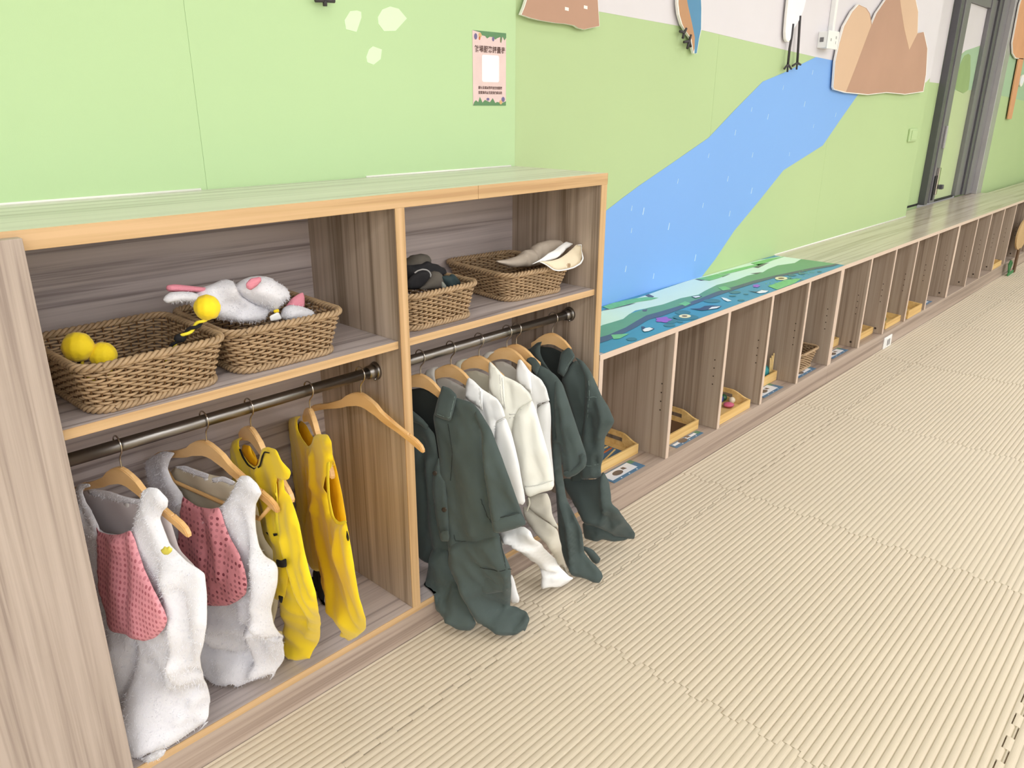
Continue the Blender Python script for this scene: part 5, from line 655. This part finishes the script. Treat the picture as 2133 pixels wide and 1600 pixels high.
for k, (xa, xb, div, lb) in enumerate(units):
    un = root('bench_unit', 'open wooden ' + lb, 'storage bench', (0, 0, 0), 0, None)
    def pan(x0, x1):
        o = box('divider', (x0, .0025, ZC), (x1, YB, HB - TB - .0003), 'bench_z', un); box('edge_band', (x0, 0, ZC), (x1, .0025, HB - TB - .0003), 'bench_edge', o, .0004); return o
    pan(xa, xa + .0185); P = [pan(x - .0175, x) for x in div] + [pan(xb - .0185, xb)]
    for p_, x in zip(P, [d - .0175 for d in div] + [xb - .0185]):
        hs = [(.038, .278 + i * .033, .0028) for i in range(4)] + [(.30, .278 + i * .033, .0028) for i in range(4)]
        if k: hs.append((.04, .125, .006))
        if x > 1.5: hs.append((.05, HB - TB - .006, .005))
        pins(p_, x, hs, .003)
    box('base_board', (xa, .0, ZC - .018), (xb, YB, ZC - .0003), 'bench_x', un); box('back_board', (xa + .02, YB - .008, ZC), (xb - .02, YB, HB - TB - .0003), 'bench_z', un)
    box('plinth', (xa, .0012, -.0080), (xb, .018, ZC - .0185), 'bench_x', un)

# sticker on the bench top
D = DATA['st']
stk = root('pond_sticker', 'printed pond sticker with ducks, lilies and mint bank on the bench top', 'sticker', (0, 0, HB))
def tp(name, pts, z, mat, par=stk):
    pts = clip(clip(pts, 0, .0265, 1.9245), 1, .0025, .3535)
    if len(pts) < 3: return
    bm = bm_new(); prism(bm, pts, lambda p, d: (p[0], p[1], z - d), .0002); return done(bm, name, mat, par)
tp('water', D['base'], .0006, 'st_water'); tp('path', D['mint'], .0009, 'st_mint'); tp('bank', D['bank'], .0012, 'st_bank'); tp('shoreline', D['shore'], .0015, 'st_shore')
for k_, n_, z_, m_ in (('twigs', 'twig', .0018, 'st_twig'), ('leaves', 'leaf', .0021, 'st_leaf'), ('pads', 'lily_pad', .0018, 'st_pad'), ('lily', 'lily', .0024, 'st_lily'), ('ring', 'ring', .0024, 'st_ring'), ('hole', 'ring_hole', .0027, 'st_hole'), ('duckd', 'duck', .0024, 'st_dark'), ('duckw', 'duck_white', .0027, 'st_white')):
    for L in D[k_]: tp(n_, L, z_, m_)
bmm = bm_new()
for i in range(70):
    x = random.uniform(1.25, 1.7) if i < 40 else random.uniform(.03, .25); y = random.uniform(.03, .09) if i < 40 else random.uniform(.19, .25)
    add_box(bmm, (x, y, .0020), (x + .012, y + .004, .0022))
done(bmm, 'reed_marks', 'st_leaf' , stk)['kind'] = 'stuff'

# ---------------- wall cut-outs, poster, sockets ----------------
def cutout(name, label, cat, pts, extra, y=.335, t=.010, group=None, gapd=.0155):
    r0 = root(name, label, cat, (pts[0][0], y, pts[0][1]), 0, group); ox, oz = pts[0]
    bm = bm_new(); prism(bm, [(p[0] - ox, p[1] - oz) for p in pts], lambda p, d: (p[0], d, p[1]), t); done(bm, 'board', 'cut_edge', r0)
    for n, P, m in extra:
        bm = bm_new(); prism(bm, [(p[0] - ox, p[1] - oz) for p in P], lambda p, d: (p[0], -.0006 + d - (.0004 if n == 'patch' else 0), p[1]), .0006); done(bm, n, m, r0)
    bm = bm_new(); c = np.mean(np.array(pts), 0)
    add_box(bm, (c[0] - ox - .02, t, c[1] - oz - .02), (c[0] - ox + .02, gapd, c[1] - oz + .02)); done(bm, 'spacer', 'cut_edge', r0)
    return r0
def shrink(P, k):
    P = np.array(P); c = P.mean(0); return (c + (P - c) * k).tolist()
rk = DATA['rock']
cutout('rock_cutout', 'brown and tan rock shaped board on the wall beside the socket', 'wall decoration', rk, [('face', shrink(rk, .985), 'rock_brown'), ('patch', DATA['rock_tan'], 'rock_tan'), ('patch', DATA['rock_top'], 'rock_tan')])
hc = DATA['hill_cut']
hx0 = cutout('animal_cutout', 'brown wavy-edged board with two white dashes, high above the wardrobe end', 'wall decoration', hc, [('face', shrink(hc, .985), 'rock_brown')] + [('patch', [(x - .009, z - .004), (x + .009, z - .005), (x + .009, z + .004), (x - .009, z + .005)], 'cut_edge') for x, z in DATA['hill_dash']])
br = cutout('bird_cutout', 'blue and brown bird tail board at the top of the mural', 'wall decoration', DATA['bird'], [('face', DATA['bird_brown'], 'bird_brown'), ('wing', DATA['bird_blue'], 'bird_blue')])
he = cutout('heron_cutout', 'white long-legged bird board standing above the painted river', 'wall decoration', DATA['heron'], [('face', shrink(DATA['heron'], .96), 'heron')])
def seg(name, segs, par, y, r, mat):
    o = par.location
    tubes(name, [([(x - o[0], y - o[1], z - o[2]) for x, z in L], r, False) for L in segs], mat, par, 6)
for L in DATA['legs']: seg('leg', [L], he, .334, .006, 'leg')
seg('toes', DATA['toes'][:6], he, .334, .0045, 'leg')
seg('toes', DATA['toes'][6:], br, .334, .005, 'leg')
r0 = root('bird_feet_cutout', 'grey bird foot board at the very top of the left wall', 'wall decoration', (-.60, .335, 1.6)); seg('toes', DATA['toes2'], r0, .334, .005, 'leg')
po = root('poster', 'small pink notice with a blank white square on the left wall near its corner', 'poster', (-.109, .3495, 1.389))
def pw(name, x0, z0, x1, z1, y, mat):
    bm = bm_new(); add_box(bm, (x0, -y - .0004, z0), (x1, -y, z1)); return done(bm, name, mat, po)
pw('sheet', -.067, -.097, .067, .097, 0, 'poster')
def rrect(x0, z0, x1, z1, r, n=4):
    P = []
    for cx, cz, a in ((x1 - r, z1 - r, 0), (x0 + r, z1 - r, 90), (x0 + r, z0 + r, 180), (x1 - r, z0 + r, 270)):
        for k in range(n + 1): t = math.radians(a + 90 * k / n); P.append((cx + r * math.cos(t), cz + r * math.sin(t)))
    return P
bm = bm_new(); prism(bm, rrect(-.031, -.034, .038, .037, .006), lambda p, d: (p[0], -.0008 + d, p[1]), .0004); done(bm, 'white_square', 'poster_white', po)
bx = [( -.067, .097), (.067, .097), (.067, .085), (.06, .078), (.052, .088), (.047, .07), (.043, .086), (.03, .082), (.022, .078), (.015, .084), (.0, .084), (-.01, .079), (-.018, .085), (-.03, .086), (-.036, .093)]
bm = bm_new(); prism(bm, bx, lambda p, d: (p[0], -.0008 + d, p[1]), .0003); done(bm, 'leaf_border', 'poster_green', po)
bx = [(-.067, -.097), (.067, -.097), (.067, -.085), (.05, -.090), (.03, -.087), (.022, -.090), (.012, -.077), (.0, -.088), (-.02, -.082), (-.03, -.089), (-.04, -.074), (-.047, -.088), (-.056, -.083), (-.063, -.088)]
bm = bm_new(); prism(bm, bx, lambda p, d: (p[0], -.0008 + d, p[1]), .0003); done(bm, 'leaf_border', 'poster_green', po)
for (x, z, w, h, m) in ((-.055, .082, .012, .016, 'poster_purple'), (-.038, .086, .012, .012, 'poster_orange'), (-.04, .078, .006, .009, 'toy_orange'), (.014, .079, .009, .012, 'poster_purple'), (-.008, -.080, .012, .008, 'poster_purple'), (.055, -.080, .014, .014, 'poster_purple'), (.045, -.088, .012, .012, 'poster_orange'), (.044, .078, .004, .014, 'poster_brown')):
    bm = bm_new(); prism(bm, [(x + w / 2 * math.cos(a * PI / 5), z + h / 2 * math.sin(a * PI / 5)) for a in range(10)], lambda p, d: (p[0], -.0011 + d, p[1]), .0003); done(bm, 'leaf_print', m, po)
def text(body, x, z, size, par, mat, sx=1.0, name='lettering', y=-.0010, ext=.0001, bold=0):
    c = bpy.data.curves.new(name, 'FONT'); c.body = body; c.size = size; c.align_x = 'CENTER'; c.align_y = 'CENTER'; c.extrude = ext; c.offset = bold
    o = bpy.data.objects.new(name, c); COL.objects.link(o); o.rotation_euler = (PI / 2, 0, 0); o.location = (x, y, z); o.scale = (sx, 1, 1); o.parent = par
    bpy.context.view_layer.update(); dg = bpy.context.evaluated_depsgraph_get()
    me = bpy.data.meshes.new_from_object(o.evaluated_get(dg)); bpy.data.objects.remove(o)
    for v in me.vertices: v.co = (x + v.co.x * sx, y - v.co.z, z + v.co.y)
    me.materials.clear(); return link(name, me, mat, par)
text('館場服務評量表', .002, .050, .0185, po, 'poster_text', .95, bold=.0003)
text('請家長填寫問卷並告知服務', .002, -.050, .0088, po, 'poster_text', .92, bold=.0001)
text('您寶貴的意見是我們成長的', .002, -.063, .0088, po, 'poster_text', .92, bold=.0001)
sw = root('wall_switch', 'small square switch plate painted green, low on the wall left of the door', 'switch', (3.76, .356, 1.122))
box('plate', (-.075, -.012, -.040), (.075, -.0003, .040), 'switch', sw, .004); box('rocker', (-.045, -.016, -.030), (.060, -.012, .030), 'switch', sw, .002)
ob = root('surface_socket', 'white surface-mounted socket box with two outlets on the wall left of the rocks', 'socket', (2.17, .356, 1.59))
box('housing', (-.055, -.048, -.036), (.060, -.0003, .036), 'outlet', ob, .004); fc = box('face_plate', (-.060, -.053, -.040), (.065, -.048, .040), 'outlet', ob, .003)
for x, z in ((-.03, .0), (-.022, .0), (.028, .012), (.036, .012), (.032, -.01)): box('slot', (x, -.0538, z - .006), (x + .002, -.0529, z + .006), 'outlet_slot', ob, 0)
box('knockout', (-.0565, -.030, -.010), (-.0549, -.012, .010), 'outlet_slot', ob, 0)
cd = tag(box('conduit', (2.215, .330, 1.627), (2.240, .3552, 2.715), 'outlet', None, .003), 'white square cable conduit rising from the wall socket box', 'conduit')
fs = root('skirting_socket', 'white wall socket set in the bench plinth at mat level', 'socket', (2.77, 0.0008, .030))
box('plate', (-.062, -.007, -.040), (.062, -.0001, .034), 'outlet', fs, .002); box('insert', (-.035, -.010, -.028), (.035, -.007, .026), 'outlet', fs, .001)
for x in (-.022, .004): box('slot', (x, -.0107, -.018), (x + .016, -.0101, .018), 'outlet_slot', fs, 0)
tr = cutout('tree_cutout', 'tan tree shaped board with a thin trunk on the far wall', 'wall decoration', DATA['tree'], [('face', shrink(DATA['tree'], .97), 'tree_cut')], .378)
o_ = tr.location
bm = bm_new(); prism(bm, [(p[0] - o_[0], p[1] - o_[2]) for p in DATA['trunk']], lambda p, d: (p[0], d, p[1]), .01); done(bm, 'trunk', 'tree_cut', tr)
eg = DATA['egg'][0]
cutout('egg_cutout', 'small white oval board beside the tree trunk on the far wall', 'wall decoration', [(eg[0] + .07 * math.cos(a * PI / 8), eg[1] + .05 * math.sin(a * PI / 8)) for a in range(16)], [('face', [(eg[0] + .05 * math.cos(a * PI / 8), eg[1] + .03 * math.sin(a * PI / 8)) for a in range(16)], 'heron')], .378)
# ---------------- hangers and clothes ----------------
def hanger(P0, U, N, w, label, group, bar=False, lo=-9, hi=9):
    r0 = root('clothes_hanger', label, 'hanger', tuple(P0), 0, group)
    X = [0, .07, .16, .25, .34, .45, .6, .76, .775, .79, .9, .97, 1.0]
    T = [.002, .0, -.006, -.016, -.030, -.042, -.052, -.062, -.067, -.063, -.071, -.080, -.090]
    Bt = [-.032, -.033, -.036, -.043, -.051, -.058, -.066, -.077, -.078, -.079, -.088, -.096, -.096]
    prof = [(x * w, t) for x, t in zip(X, T)] + [(x * w, b) for x, b in zip(X[::-1], Bt[::-1])] + [(-x * w, b) for x, b in zip(X[1:], Bt[1:])] + [(-x * w, t) for x, t in zip(X[::-1][:-1], T[::-1][:-1])]
    prof = clip([list(q) for q in prof], 0, lo, hi); bm = bm_new(); U3, N3 = Vector(U), Vector(N)
    prism(bm, prof, lambda p, d: U3 * p[0] + Vector((0, 0, p[1])) + N3 * (.0055 - d), .011)
    es = [e for e in bm.edges if abs((e.verts[0].co - e.verts[1].co).dot(N3)) < .001]
    bmesh.ops.bevel(bm, geom=es, offset=.002, segments=2, affect='EDGES', clamp_overlap=True)
    done(bm, 'body', 'hanger', r0)
    hk = [(0, 0), (0, .018), (.004, .026), (.013, .034), (.0185, .044), (.018, .054), (.012, .062), (.003, .0655), (-.007, .0635), (-.0145, .057), (-.0165, .050)]
    hk = np.array(hk); t = np.linspace(0, len(hk) - 1, 50); hk2 = np.stack([np.interp(t, range(len(hk)), hk[:, 0]), np.interp(t, range(len(hk)), hk[:, 1])], 1)
    for _ in range(3): hk2[1:-1] = (hk2[:-2] + 2 * hk2[1:-1] + hk2[2:]) / 4
    Uh = np.array([0, -1.0, 0])
    tubes('hook', [([tuple(Uh * a + np.array([0, 0, b])) for a, b in hk2], .0016, False)], 'chrome', r0, 8)
    if bar: tubes('bar', [([tuple(np.array(U) * a + np.array([0, 0, b])) for a, b in ((-.88 * w, -.092), (-.7 * w, -.130), (.7 * w, -.130), (.88 * w, -.092))], .0045, False)], 'hanger', r0, 10)
    return r0
def clampf(xmin, xmax, ymax=.329):
    def f(V, back=False):
        V = V.copy(); e = .0 if not back else -.0015
        inb = V[:, 1] > -.004
        lo = np.where(inb, .0895 - e * 0, .0015)
        V[:, 2] = np.maximum(V[:, 2], lo + (.0 if back else .003)); V[:, 1] = np.minimum(V[:, 1], ymax)
        m = V[:, 1] > .0
        V[:, 0] = np.where(m, np.clip(V[:, 0], xmin, xmax), np.clip(V[:, 0], xmin - 1, xmax + 1)); return V
    return f
def frame_of(hx, th, hy=.098, hz=.66):
    t = math.radians(th); return np.array([hx, hy, hz]), np.array([math.sin(t), -math.cos(t), 0]), np.array([-math.cos(t), -math.sin(t), 0])
HL = ['wooden hanger holding the fluffy white costume nearest the end panel', 'wide wooden hanger with a trouser bar holding the second fluffy white costume', 'wooden hanger holding the yellow tabard beside the fluffy costume', 'wooden hanger holding the rightmost yellow tabard',
      'wooden hanger in the green jumpsuit nearest the divider', 'wooden hanger in the first white jumpsuit behind the green one', 'wooden hanger in the cream jumpsuit', 'wooden hanger in the white jumpsuit right of the cream one', 'wooden hanger in the green jumpsuit with rolled sleeve', 'wooden hanger in the green jumpsuit next to the right post']
for i, g in enumerate(DATA['G']):
    fr = frame_of(g['hx'], g['th'])
    r0 = root(g['n'], g['label'], 'costume' if i < 4 else 'jumpsuit', tuple(fr[0]), 0, g['group'])
    cf = clampf(-1.468, -.757) if i < 4 else clampf(-.719, -.031)
    for rec in g['p']: sheet(fr, rec, r0, .0085, cf, g['w'])
    hanger(*fr, g['w'], HL[i], 'wooden hangers on the rails', bar=(i == 1), lo=-9 if i < 2 else -.07, hi=9 if i < 4 else (.075 if i < 9 else .062))
fr = frame_of(-.797, 6)
hanger(*fr, .195, 'empty wooden hanger beside the shelf divider, its end sticking out', 'wooden hangers on the rails')
for s in DATA['SOFT']:
    fr = frame_of(s['hx'], 90, s['hy'], s['hz'])
    r0 = root(s['n'], s['label'], s['c'], tuple(fr[0]))
    for rec in s['p']: sheet(fr, rec, r0, .006)

# ---------------- wicker baskets ----------------
def loop_pts(hw, hd, rad, n):
    """rounded rectangle by arc length, centred at origin"""
    rad = min(rad, hw * .95, hd * .95); sx, sy = 2 * (hw - rad), 2 * (hd - rad); q = PI * rad / 2
    segs = [sx, q, sy, q, sx, q, sy, q]; tot = sum(segs); P = []; Nn = []
    for k in range(n):
        s = tot * k / n; i = 0
        while s > segs[i]: s -= segs[i]; i += 1
        if i == 0: p = (-hw + rad + s, -hd); m = (0, -1)
        elif i == 2: p = (hw, -hd + rad + s); m = (1, 0)
        elif i == 4: p = (hw - rad - s, hd); m = (0, 1)
        elif i == 6: p = (-hw, hd - rad - s); m = (-1, 0)
        else:
            c = {1: (hw - rad, -hd + rad, -90), 3: (hw - rad, hd - rad, 0), 5: (-hw + rad, hd - rad, 90), 7: (-hw + rad, -hd + rad, 180)}[i]
            a = math.radians(c[2] + 90 * s / q); m = (math.cos(a), math.sin(a)); p = (c[0] + rad * m[0], c[1] + rad * m[1])
        P.append(p); Nn.append(m)
    return np.array(P), np.array(Nn), tot
def basket(label, loc, rz, wb, db, wt, dt, h, rows=13, group='wicker baskets', dip=.0):
    r0 = root('wicker_basket', label, 'basket', loc, rz, group)
    paths = []; rad = .035; _, _, tot = loop_pts(wt / 2, dt / 2, rad, 8)
    ns = int(tot / .0165); ns += ns % 2; n = ns * 4
    for k in range(rows):
        f = (k + 1) / (rows + 1); P, Nn, _ = loop_pts((wb + (wt - wb) * f) / 2, (db + (dt - db) * f) / 2, rad, n)
        a = .0034 * np.cos(PI * np.arange(n) / 4 + (k % 2) * PI)
        z = .008 + (h - .016) * f + .0009 * np.sin(np.arange(n) * .37 + k)
        Q = np.concatenate([P + Nn * a[:, None], z[:, None]], 1); paths.append((Q, .0026, True))
    o = tubes('weave', paths, 'wicker', r0, 5); o['kind'] = 'stuff'
    st = []
    Pb, _, _ = loop_pts(wb / 2, db / 2, rad, ns); Pt, _, _ = loop_pts(wt / 2, dt / 2, rad, ns)
    for a, b in zip(Pb, Pt): st.append(([(a[0], a[1], .004), ((a[0] + b[0]) / 2, (a[1] + b[1]) / 2, h / 2), (b[0], b[1], h - .003)], .0018, False))
    o = tubes('stakes', st, 'wicker_dk', r0, 4); o['kind'] = 'stuff'
    for nm, ww, dd, zz in (('rim', wt + .004, dt + .004, h - .004), ('foot_braid', wb + .004, db + .004, .0065)):
        pp = []; m = ns * 10; P, Nn, _ = loop_pts(ww / 2, dd / 2, rad, m); turns = int(tot / .034)
        for q in range(3):
            a = 2 * PI * (np.arange(m) / m * turns + q / 3)
            pp.append((np.concatenate([P + Nn * (.0042 * np.cos(a))[:, None], (zz + .0042 * np.sin(a))[:, None]], 1), .0036, True))
        tubes(nm, pp, 'wicker', r0, 6)
    bm = bm_new(); P, _, _ = loop_pts(wb / 2 - .002, db / 2 - .002, rad, 40); prism(bm, [tuple(p) for p in P], lambda p, d: (p[0], p[1], .006 - d), .004); done(bm, 'base', 'wicker_dk', r0)
    return r0
zS = ZS + .0005
basket('long wicker basket nearest the end panel, nearly empty with yellow pompoms', (-1.275, .150, zS), .02, .225, .225, .255, .260, .093)
basket('wicker basket full of white plush hood, in the middle of the left shelf', (-1.000, .160, zS), -.03, .215, .230, .255, .255, .093)
basket('wicker basket stuffed with dark hats, just right of the divider', (-.588, .145, zS), 0, .205, .200, .232, .225, .090)
basket('rightmost wicker basket on the shelf, with a beige sun hat over its rim', (-.205, .185, zS), -.10, .205, .235, .245, .270, .080)
basket('tall narrow dark wicker basket in the fifth bench bay', (1.752, .145, ZC + .001), 0, .17, .17, .21, .21, .10, 14, 'bench basket')

# pompom headband
def fuzz_ball(name, r, mat, parent, loc, seed):
    bm = bm_new(); bmesh.ops.create_icosphere(bm, subdivisions=4, radius=r)
    rr = random.Random(seed)
    for v in bm.verts:
        n = v.co.normalized(); v.co = n * r * (1 + .03 * math.sin(9 * n.x + seed) * math.cos(8 * n.y) + rr.uniform(-.022, .022))
    for v in bm.verts: v.co += Vector(loc)
    return done(bm, name, mat, parent, True)
def twist(name, P, r, parent, mats):
    P = np.array(P, float); t = np.linspace(0, len(P) - 1, 60); Q = np.stack([np.interp(t, range(len(P)), P[:, i]) for i in range(3)], 1)
    for _ in range(4): Q[1:-1] = (Q[:-2] + 2 * Q[1:-1] + Q[2:]) / 4
    T = np.gradient(Q, axis=0); T /= np.linalg.norm(T, axis=1)[:, None]; A = np.cross(T, [0, 1.0, 0]); A /= np.linalg.norm(A, axis=1)[:, None]; B = np.cross(T, A)
    for k, m in enumerate(mats):
        a = np.linspace(0, 6 * PI, 60) + PI * k
        tubes(name, [(Q + r * (np.cos(a)[:, None] * A + np.sin(a)[:, None] * B), r * .95, False)], m, parent, 8)
hb = root('pompom_headband', 'yellow pompom on a twisted black and yellow cord, leaning over the rim between two baskets', 'headband', (-1.16, .05, .941))
fuzz_ball('pompom', .0235, 'yellow', hb, (0, 0, 0), 1)
twist('cord', [(-.005, .0, -.018), (-.02, .005, -.03), (-.038, .012, -.042), (-.058, .022, -.058), (-.07, .03, -.08), (-.075, .035, -.11)], .0033, hb, ['yellow_lt', 'black'])
bm = bm_new(); bmesh.ops.create_icosphere(bm, subdivisions=2, radius=.010, matrix=Matrix.Translation((-.050, .018, -.052)) @ Matrix.Diagonal((1.2, .8, .9, 1))); done(bm, 'knot', 'black', hb, True)
h2 = root('pompom_headband', 'headband with two yellow pompoms peeking over the rim of the left basket', 'headband', (-1.36, .13, .885))
fuzz_ball('pompom', .026, 'yellow', h2, (-.004, .0, .008), 2); fuzz_ball('pompom', .023, 'yellow', h2, (.030, -.012, -.012), 3)
twist('cord', [(-.004, .0, -.015), (.0, .02, -.05), (.02, .04, -.07), (.05, .03, -.06), (.032, -.012, -.03)], .003, h2, ['yellow_lt', 'black'])

# ---------------- things in the bench bays ----------------
def tray(label, x0, x1, y0, y1, hf=.038, ha=.062, slot=True, deep=.012):
    r0 = root('wooden_tray', label, 'tray', ((x0 + x1) / 2, (y0 + y1) / 2, ZC + .0003), 0, 'trays in the bench bays'); w = (x1 - x0) / 2; d = (y1 - y0) / 2
    box('base', (-w + .006, -d + .006, .002), (w - .006, d - .006, .007), 'tray', r0, .0005)
    box('front_wall', (-w, -d, 0), (w, -d + .008, hf), 'tray', r0, .001); box('rear_wall', (-w, d - .008, 0), (w, d, hf), 'tray', r0, .001)
    for s in (-1, 1):
        xs = np.linspace(-d + .008, d - .008, 21); top = hf + (ha - hf) * np.clip(np.cos(np.clip(np.abs(xs) / d * 1.5 - .45, 0, 1) * PI) * .5 + .5, 0, 1)
        bm = bm_new()
        # wall with a hand slot: strips of columns, the slot left open
        sl = (-.38 * d, .38 * d, hf * .62, hf * 1.12)
        for i in range(20):
            a, b = xs[i], xs[i + 1]; m = (a + b) / 2; ta, tb_ = top[i], top[i + 1]
            def col(z0a, z0b, z1a, z1b):
                X_ = (s * w, s * (w - .008)); vs = [bm.verts.new((X_[k], yy, zz)) for k in (0, 1) for yy, zz in ((a, z0a), (b, z0b), (b, z1b), (a, z1a))]
                for f in ((0, 1, 2, 3), (7, 6, 5, 4), (0, 4, 5, 1), (3, 2, 6, 7), (0, 3, 7, 4), (1, 5, 6, 2)): bm.faces.new([vs[j] for j in f])
            if slot and sl[0] < m < sl[1]: col(0, 0, sl[2], sl[2]); col(sl[3], sl[3], ta, tb_)
            else: col(0, 0, ta, tb_)
        done(bm, 'handle_wall', 'tray', r0)
    return r0
def card(label, x0, x1, y0, y1, rz=0):
    r0 = root('picture_card', label, 'card', ((x0 + x1) / 2, (y0 + y1) / 2, ZC + .0003), rz, 'picture cards in the bench bays'); w, d = (x1 - x0) / 2, (y1 - y0) / 2
    box('sheet', (-w, -d, 0), (w, d, .0012), 'card_blue', r0, 0); box('label_area', (-w + .01, -d + .014, .0013), (w - .028, d - .006, .0017), 'card_white', r0, 0)
    bm = bm_new(); prism(bm, [(-w * .25 + .026 * math.cos(a * PI / 8), .003 + .014 * math.sin(a * PI / 8)) for a in range(16)], lambda p, q: (p[0], p[1], .0021 - q), .0004); done(bm, 'picture', 'card_pic', r0)
    bm = bm_new(); prism(bm, [(w * .1, .004), (w * .3, .0), (w * .28, .016), (w * .12, .018)], lambda p, q: (p[0], p[1], .0021 - q), .0004); done(bm, 'picture', 'card_pic', r0)
    box('corner', (w - .026, d - .022, .0013), (w - .001, d - .001, .0017), 'card_green', r0, 0)
    for k in range(3): box('dot', (-w * .5 + k * w * .5, -d + .003, .0013), (-w * .5 + k * w * .5 + .005, -d + .008, .0016), 'card_white', r0, 0)
    return r0
def ball(name, label, r, loc, mat, cat='toy', sq=(1, 1, 1)):
    bm = bm_new(); bmesh.ops.create_icosphere(bm, subdivisions=3, radius=r, matrix=Matrix.Diagonal((*sq, 1)))
    for v in bm.verts: v.co *= 1 + .04 * math.sin(v.co.x * 300 + v.co.y * 170)
    o = done(bm, name, mat, None, True); o.location = loc; return tag(o, label, cat)
zt = ZC + .0082
tray('wooden tray holding sticks and a blue booklet in the first bench bay', .130, .405, .100, .315)
tag(box('booklet', (.15, .125, zt), (.36, .22, zt + .004), 'card_blue', None), 'blue booklet lying in the first wooden tray', 'booklet')
tag(box('booklet', (.16, .235, zt), (.34, .285, zt + .014), 'toy_red', None), 'red block set at the rear of the first wooden tray', 'toy')
for k in range(3):
    o = box('wooden_stick', (-.09, -.003, 0), (.09, .003, .004), 'stick' if k != 1 else 'toy_orange', None, .0008); o.location = (.26, .14 + .032 * k, zt + .0045); o.rotation_euler = (0, .0, .25 - .16 * k)
    tag(o, ['pale stick nearest the front of the first tray', 'orange stick in the middle of the first tray', 'pale stick toward the rear of the first tray'][k], 'stick', 'sticks in the first tray')
tray('wooden tray with a dark board inside, in the second bench bay', .485, .760, .058, .290)
tag(box('dark_board', (.50, .08, zt), (.735, .275, zt + .006), 'dark_board', None), 'dark brown board lying in the second wooden tray', 'board')
tray('wooden tray with coloured balls, at the front of the third bench bay', .845, 1.107, .014, .270)
ball('toy_ball', 'dark blue toy ball in the third tray', .022, (1.035, .125, zt + .022), 'toy_blue'); ball('toy_ball', 'pink toy disc in front of the blue ball in the third tray', .022, (1.035, .075, zt + .010), 'toy_pink', sq=(1.1, 1, .42))
ball('toy_ball', 'cream toy ball at the front right of the third tray', .014, (1.082, .085, zt + .014), 'toy_cream'); ball('toy_ball', 'dark green toy ball behind the cream one in the third tray', .016, (1.080, .125, zt + .016), 'toy_green')
bxo = root('small_box', 'small wooden box with a teal bag and sticks in the fourth bench bay', 'box', (1.45, .15, ZC + .0003))
for a, b in (((-.07, -.06, 0), (.07, .06, .005)), ((-.07, -.06, .005), (.07, -.054, .045)), ((-.07, .054, .005), (.07, .06, .045)), ((-.07, -.054, .005), (-.064, .054, .045)), ((.064, -.054, .005), (.07, .054, .045))): box('side', a, b, 'tray', bxo, .0005)
ball('teal_bag', 'teal cloth bag in the small box of the fourth bay', .036, (1.465, .145, ZC + .044), 'toy_teal', 'bag', (1.2, 1, .95))
for k in range(3):
    o = tubes('craft_stick', [([(0, 0, 0), (.006 * (k - 1), .004, .10 + .008 * k)], .003, False)], 'stick', None, 8); o.location = (1.483 + .010 * k, .108, ZC + .012); tag(o, ['shortest', 'middle', 'longest'][k] + ' pale craft stick standing in front of the teal bag', 'stick', 'sticks in the small box')
ca = [(.150, .335, .022, .088), (.54, .735, .020, .052), None, (1.26, 1.45, .022, .092), (1.62, 1.81, .022, .072), (2.02, 2.225, .022, .080)]
names = ['first bench bay, in front of the stick tray', 'second bench bay, in front of the dark board tray', '', 'fourth bench bay, in front of the small box', 'fifth bench bay, in front of the wicker basket', 'sixth bench bay, just past the double divider']
for c, nm in zip(ca, names):
    if c: card('blue white picture card in the ' + nm, *c)
card('grey-blue picture card alone in the tenth bench bay', 3.50, 3.69, .03, .085)
tray('small wooden tray set back in the sixth bench bay', 2.06, 2.282, .098, .30, .04, .045, False)
tray('wooden tray with a purple toy in the seventh bench bay', 2.40, 2.640, .045, .27, .036, .04, False)
ball('grape_toy', 'dark purple grape toy in the tray of the seventh bay', .045, (2.487, .10, zt + .045), 'toy_purple', sq=(.8, .8, 1.0))
tray('wooden tray with green toys in the eighth bench bay', 2.77, 2.975 + .05, .02, .25, .036, .04, False)
for k in range(3): ball('green_toy', ['olive', 'lime', 'leaf'][k] + ' coloured toy vegetable in the eighth bay tray', .020, (2.885 + .04 * k, .075 + .03 * k, zt + .020), ['toy_green', 'toy_lime', 'leafgreen'][k], sq=(1.2, .8, 1))
tray('wooden tray with fruit toys at the front of the ninth bench bay', 3.10, 3.355, -.012 + .014, .24, .05, .055, False)
for k in range(3): ball('fruit_toy', ['green toy pear', 'lime toy lemon', 'white toy slice'][k] + ' in the ninth bay tray', .024, (3.19 + .035 * k, .06 + .03 * k, zt + .024), ['leafgreen', 'toy_lime', 'toy_cream'][k], sq=(1.1, .9, 1))
tray('wooden tray with a yellow toy at the front of a far bench bay', 5.12, 5.395, .003, .22, .04, .045, False)
ball('lemon_toy', 'yellow toy lemon in the far tray', .035, (5.19, .06, zt + .035), 'toy_lime', sq=(1.2, .9, .9))
ovr = root('toy_tree', 'tan oval board with green leaves at its foot, in front of the far bench unit', 'toy', (5.72, -.045, .0))
bm = bm_new(); prism(bm, [(.20 * math.cos(a * PI / 14), .315 + .125 * math.sin(a * PI / 14)) for a in range(28)], lambda p, d: (p[0], d, p[1]), .012); done(bm, 'crown', 'tan_board', ovr)
box('stand', (-.03, -.001, -.001), (.03, .013, .20), 'dark_board', ovr)
bm = bm_new()
for k in range(5):
    a = -.6 + .3 * k; prism(bm, [(-.20 + .0, .02), (-.20 + .10 * math.sin(a) - .02, .10 * math.cos(a) + .03), (-.20 + .10 * math.sin(a) + .02, .10 * math.cos(a) + .01)], lambda p, d: (p[0] + .02 * 0, .002 + d, p[1]), .008)
done(bm, 'leaves', 'leafgreen', ovr); box('leaf_base', (-.215, .002, -.001), (.0, .010, .025), 'leafgreen', ovr)
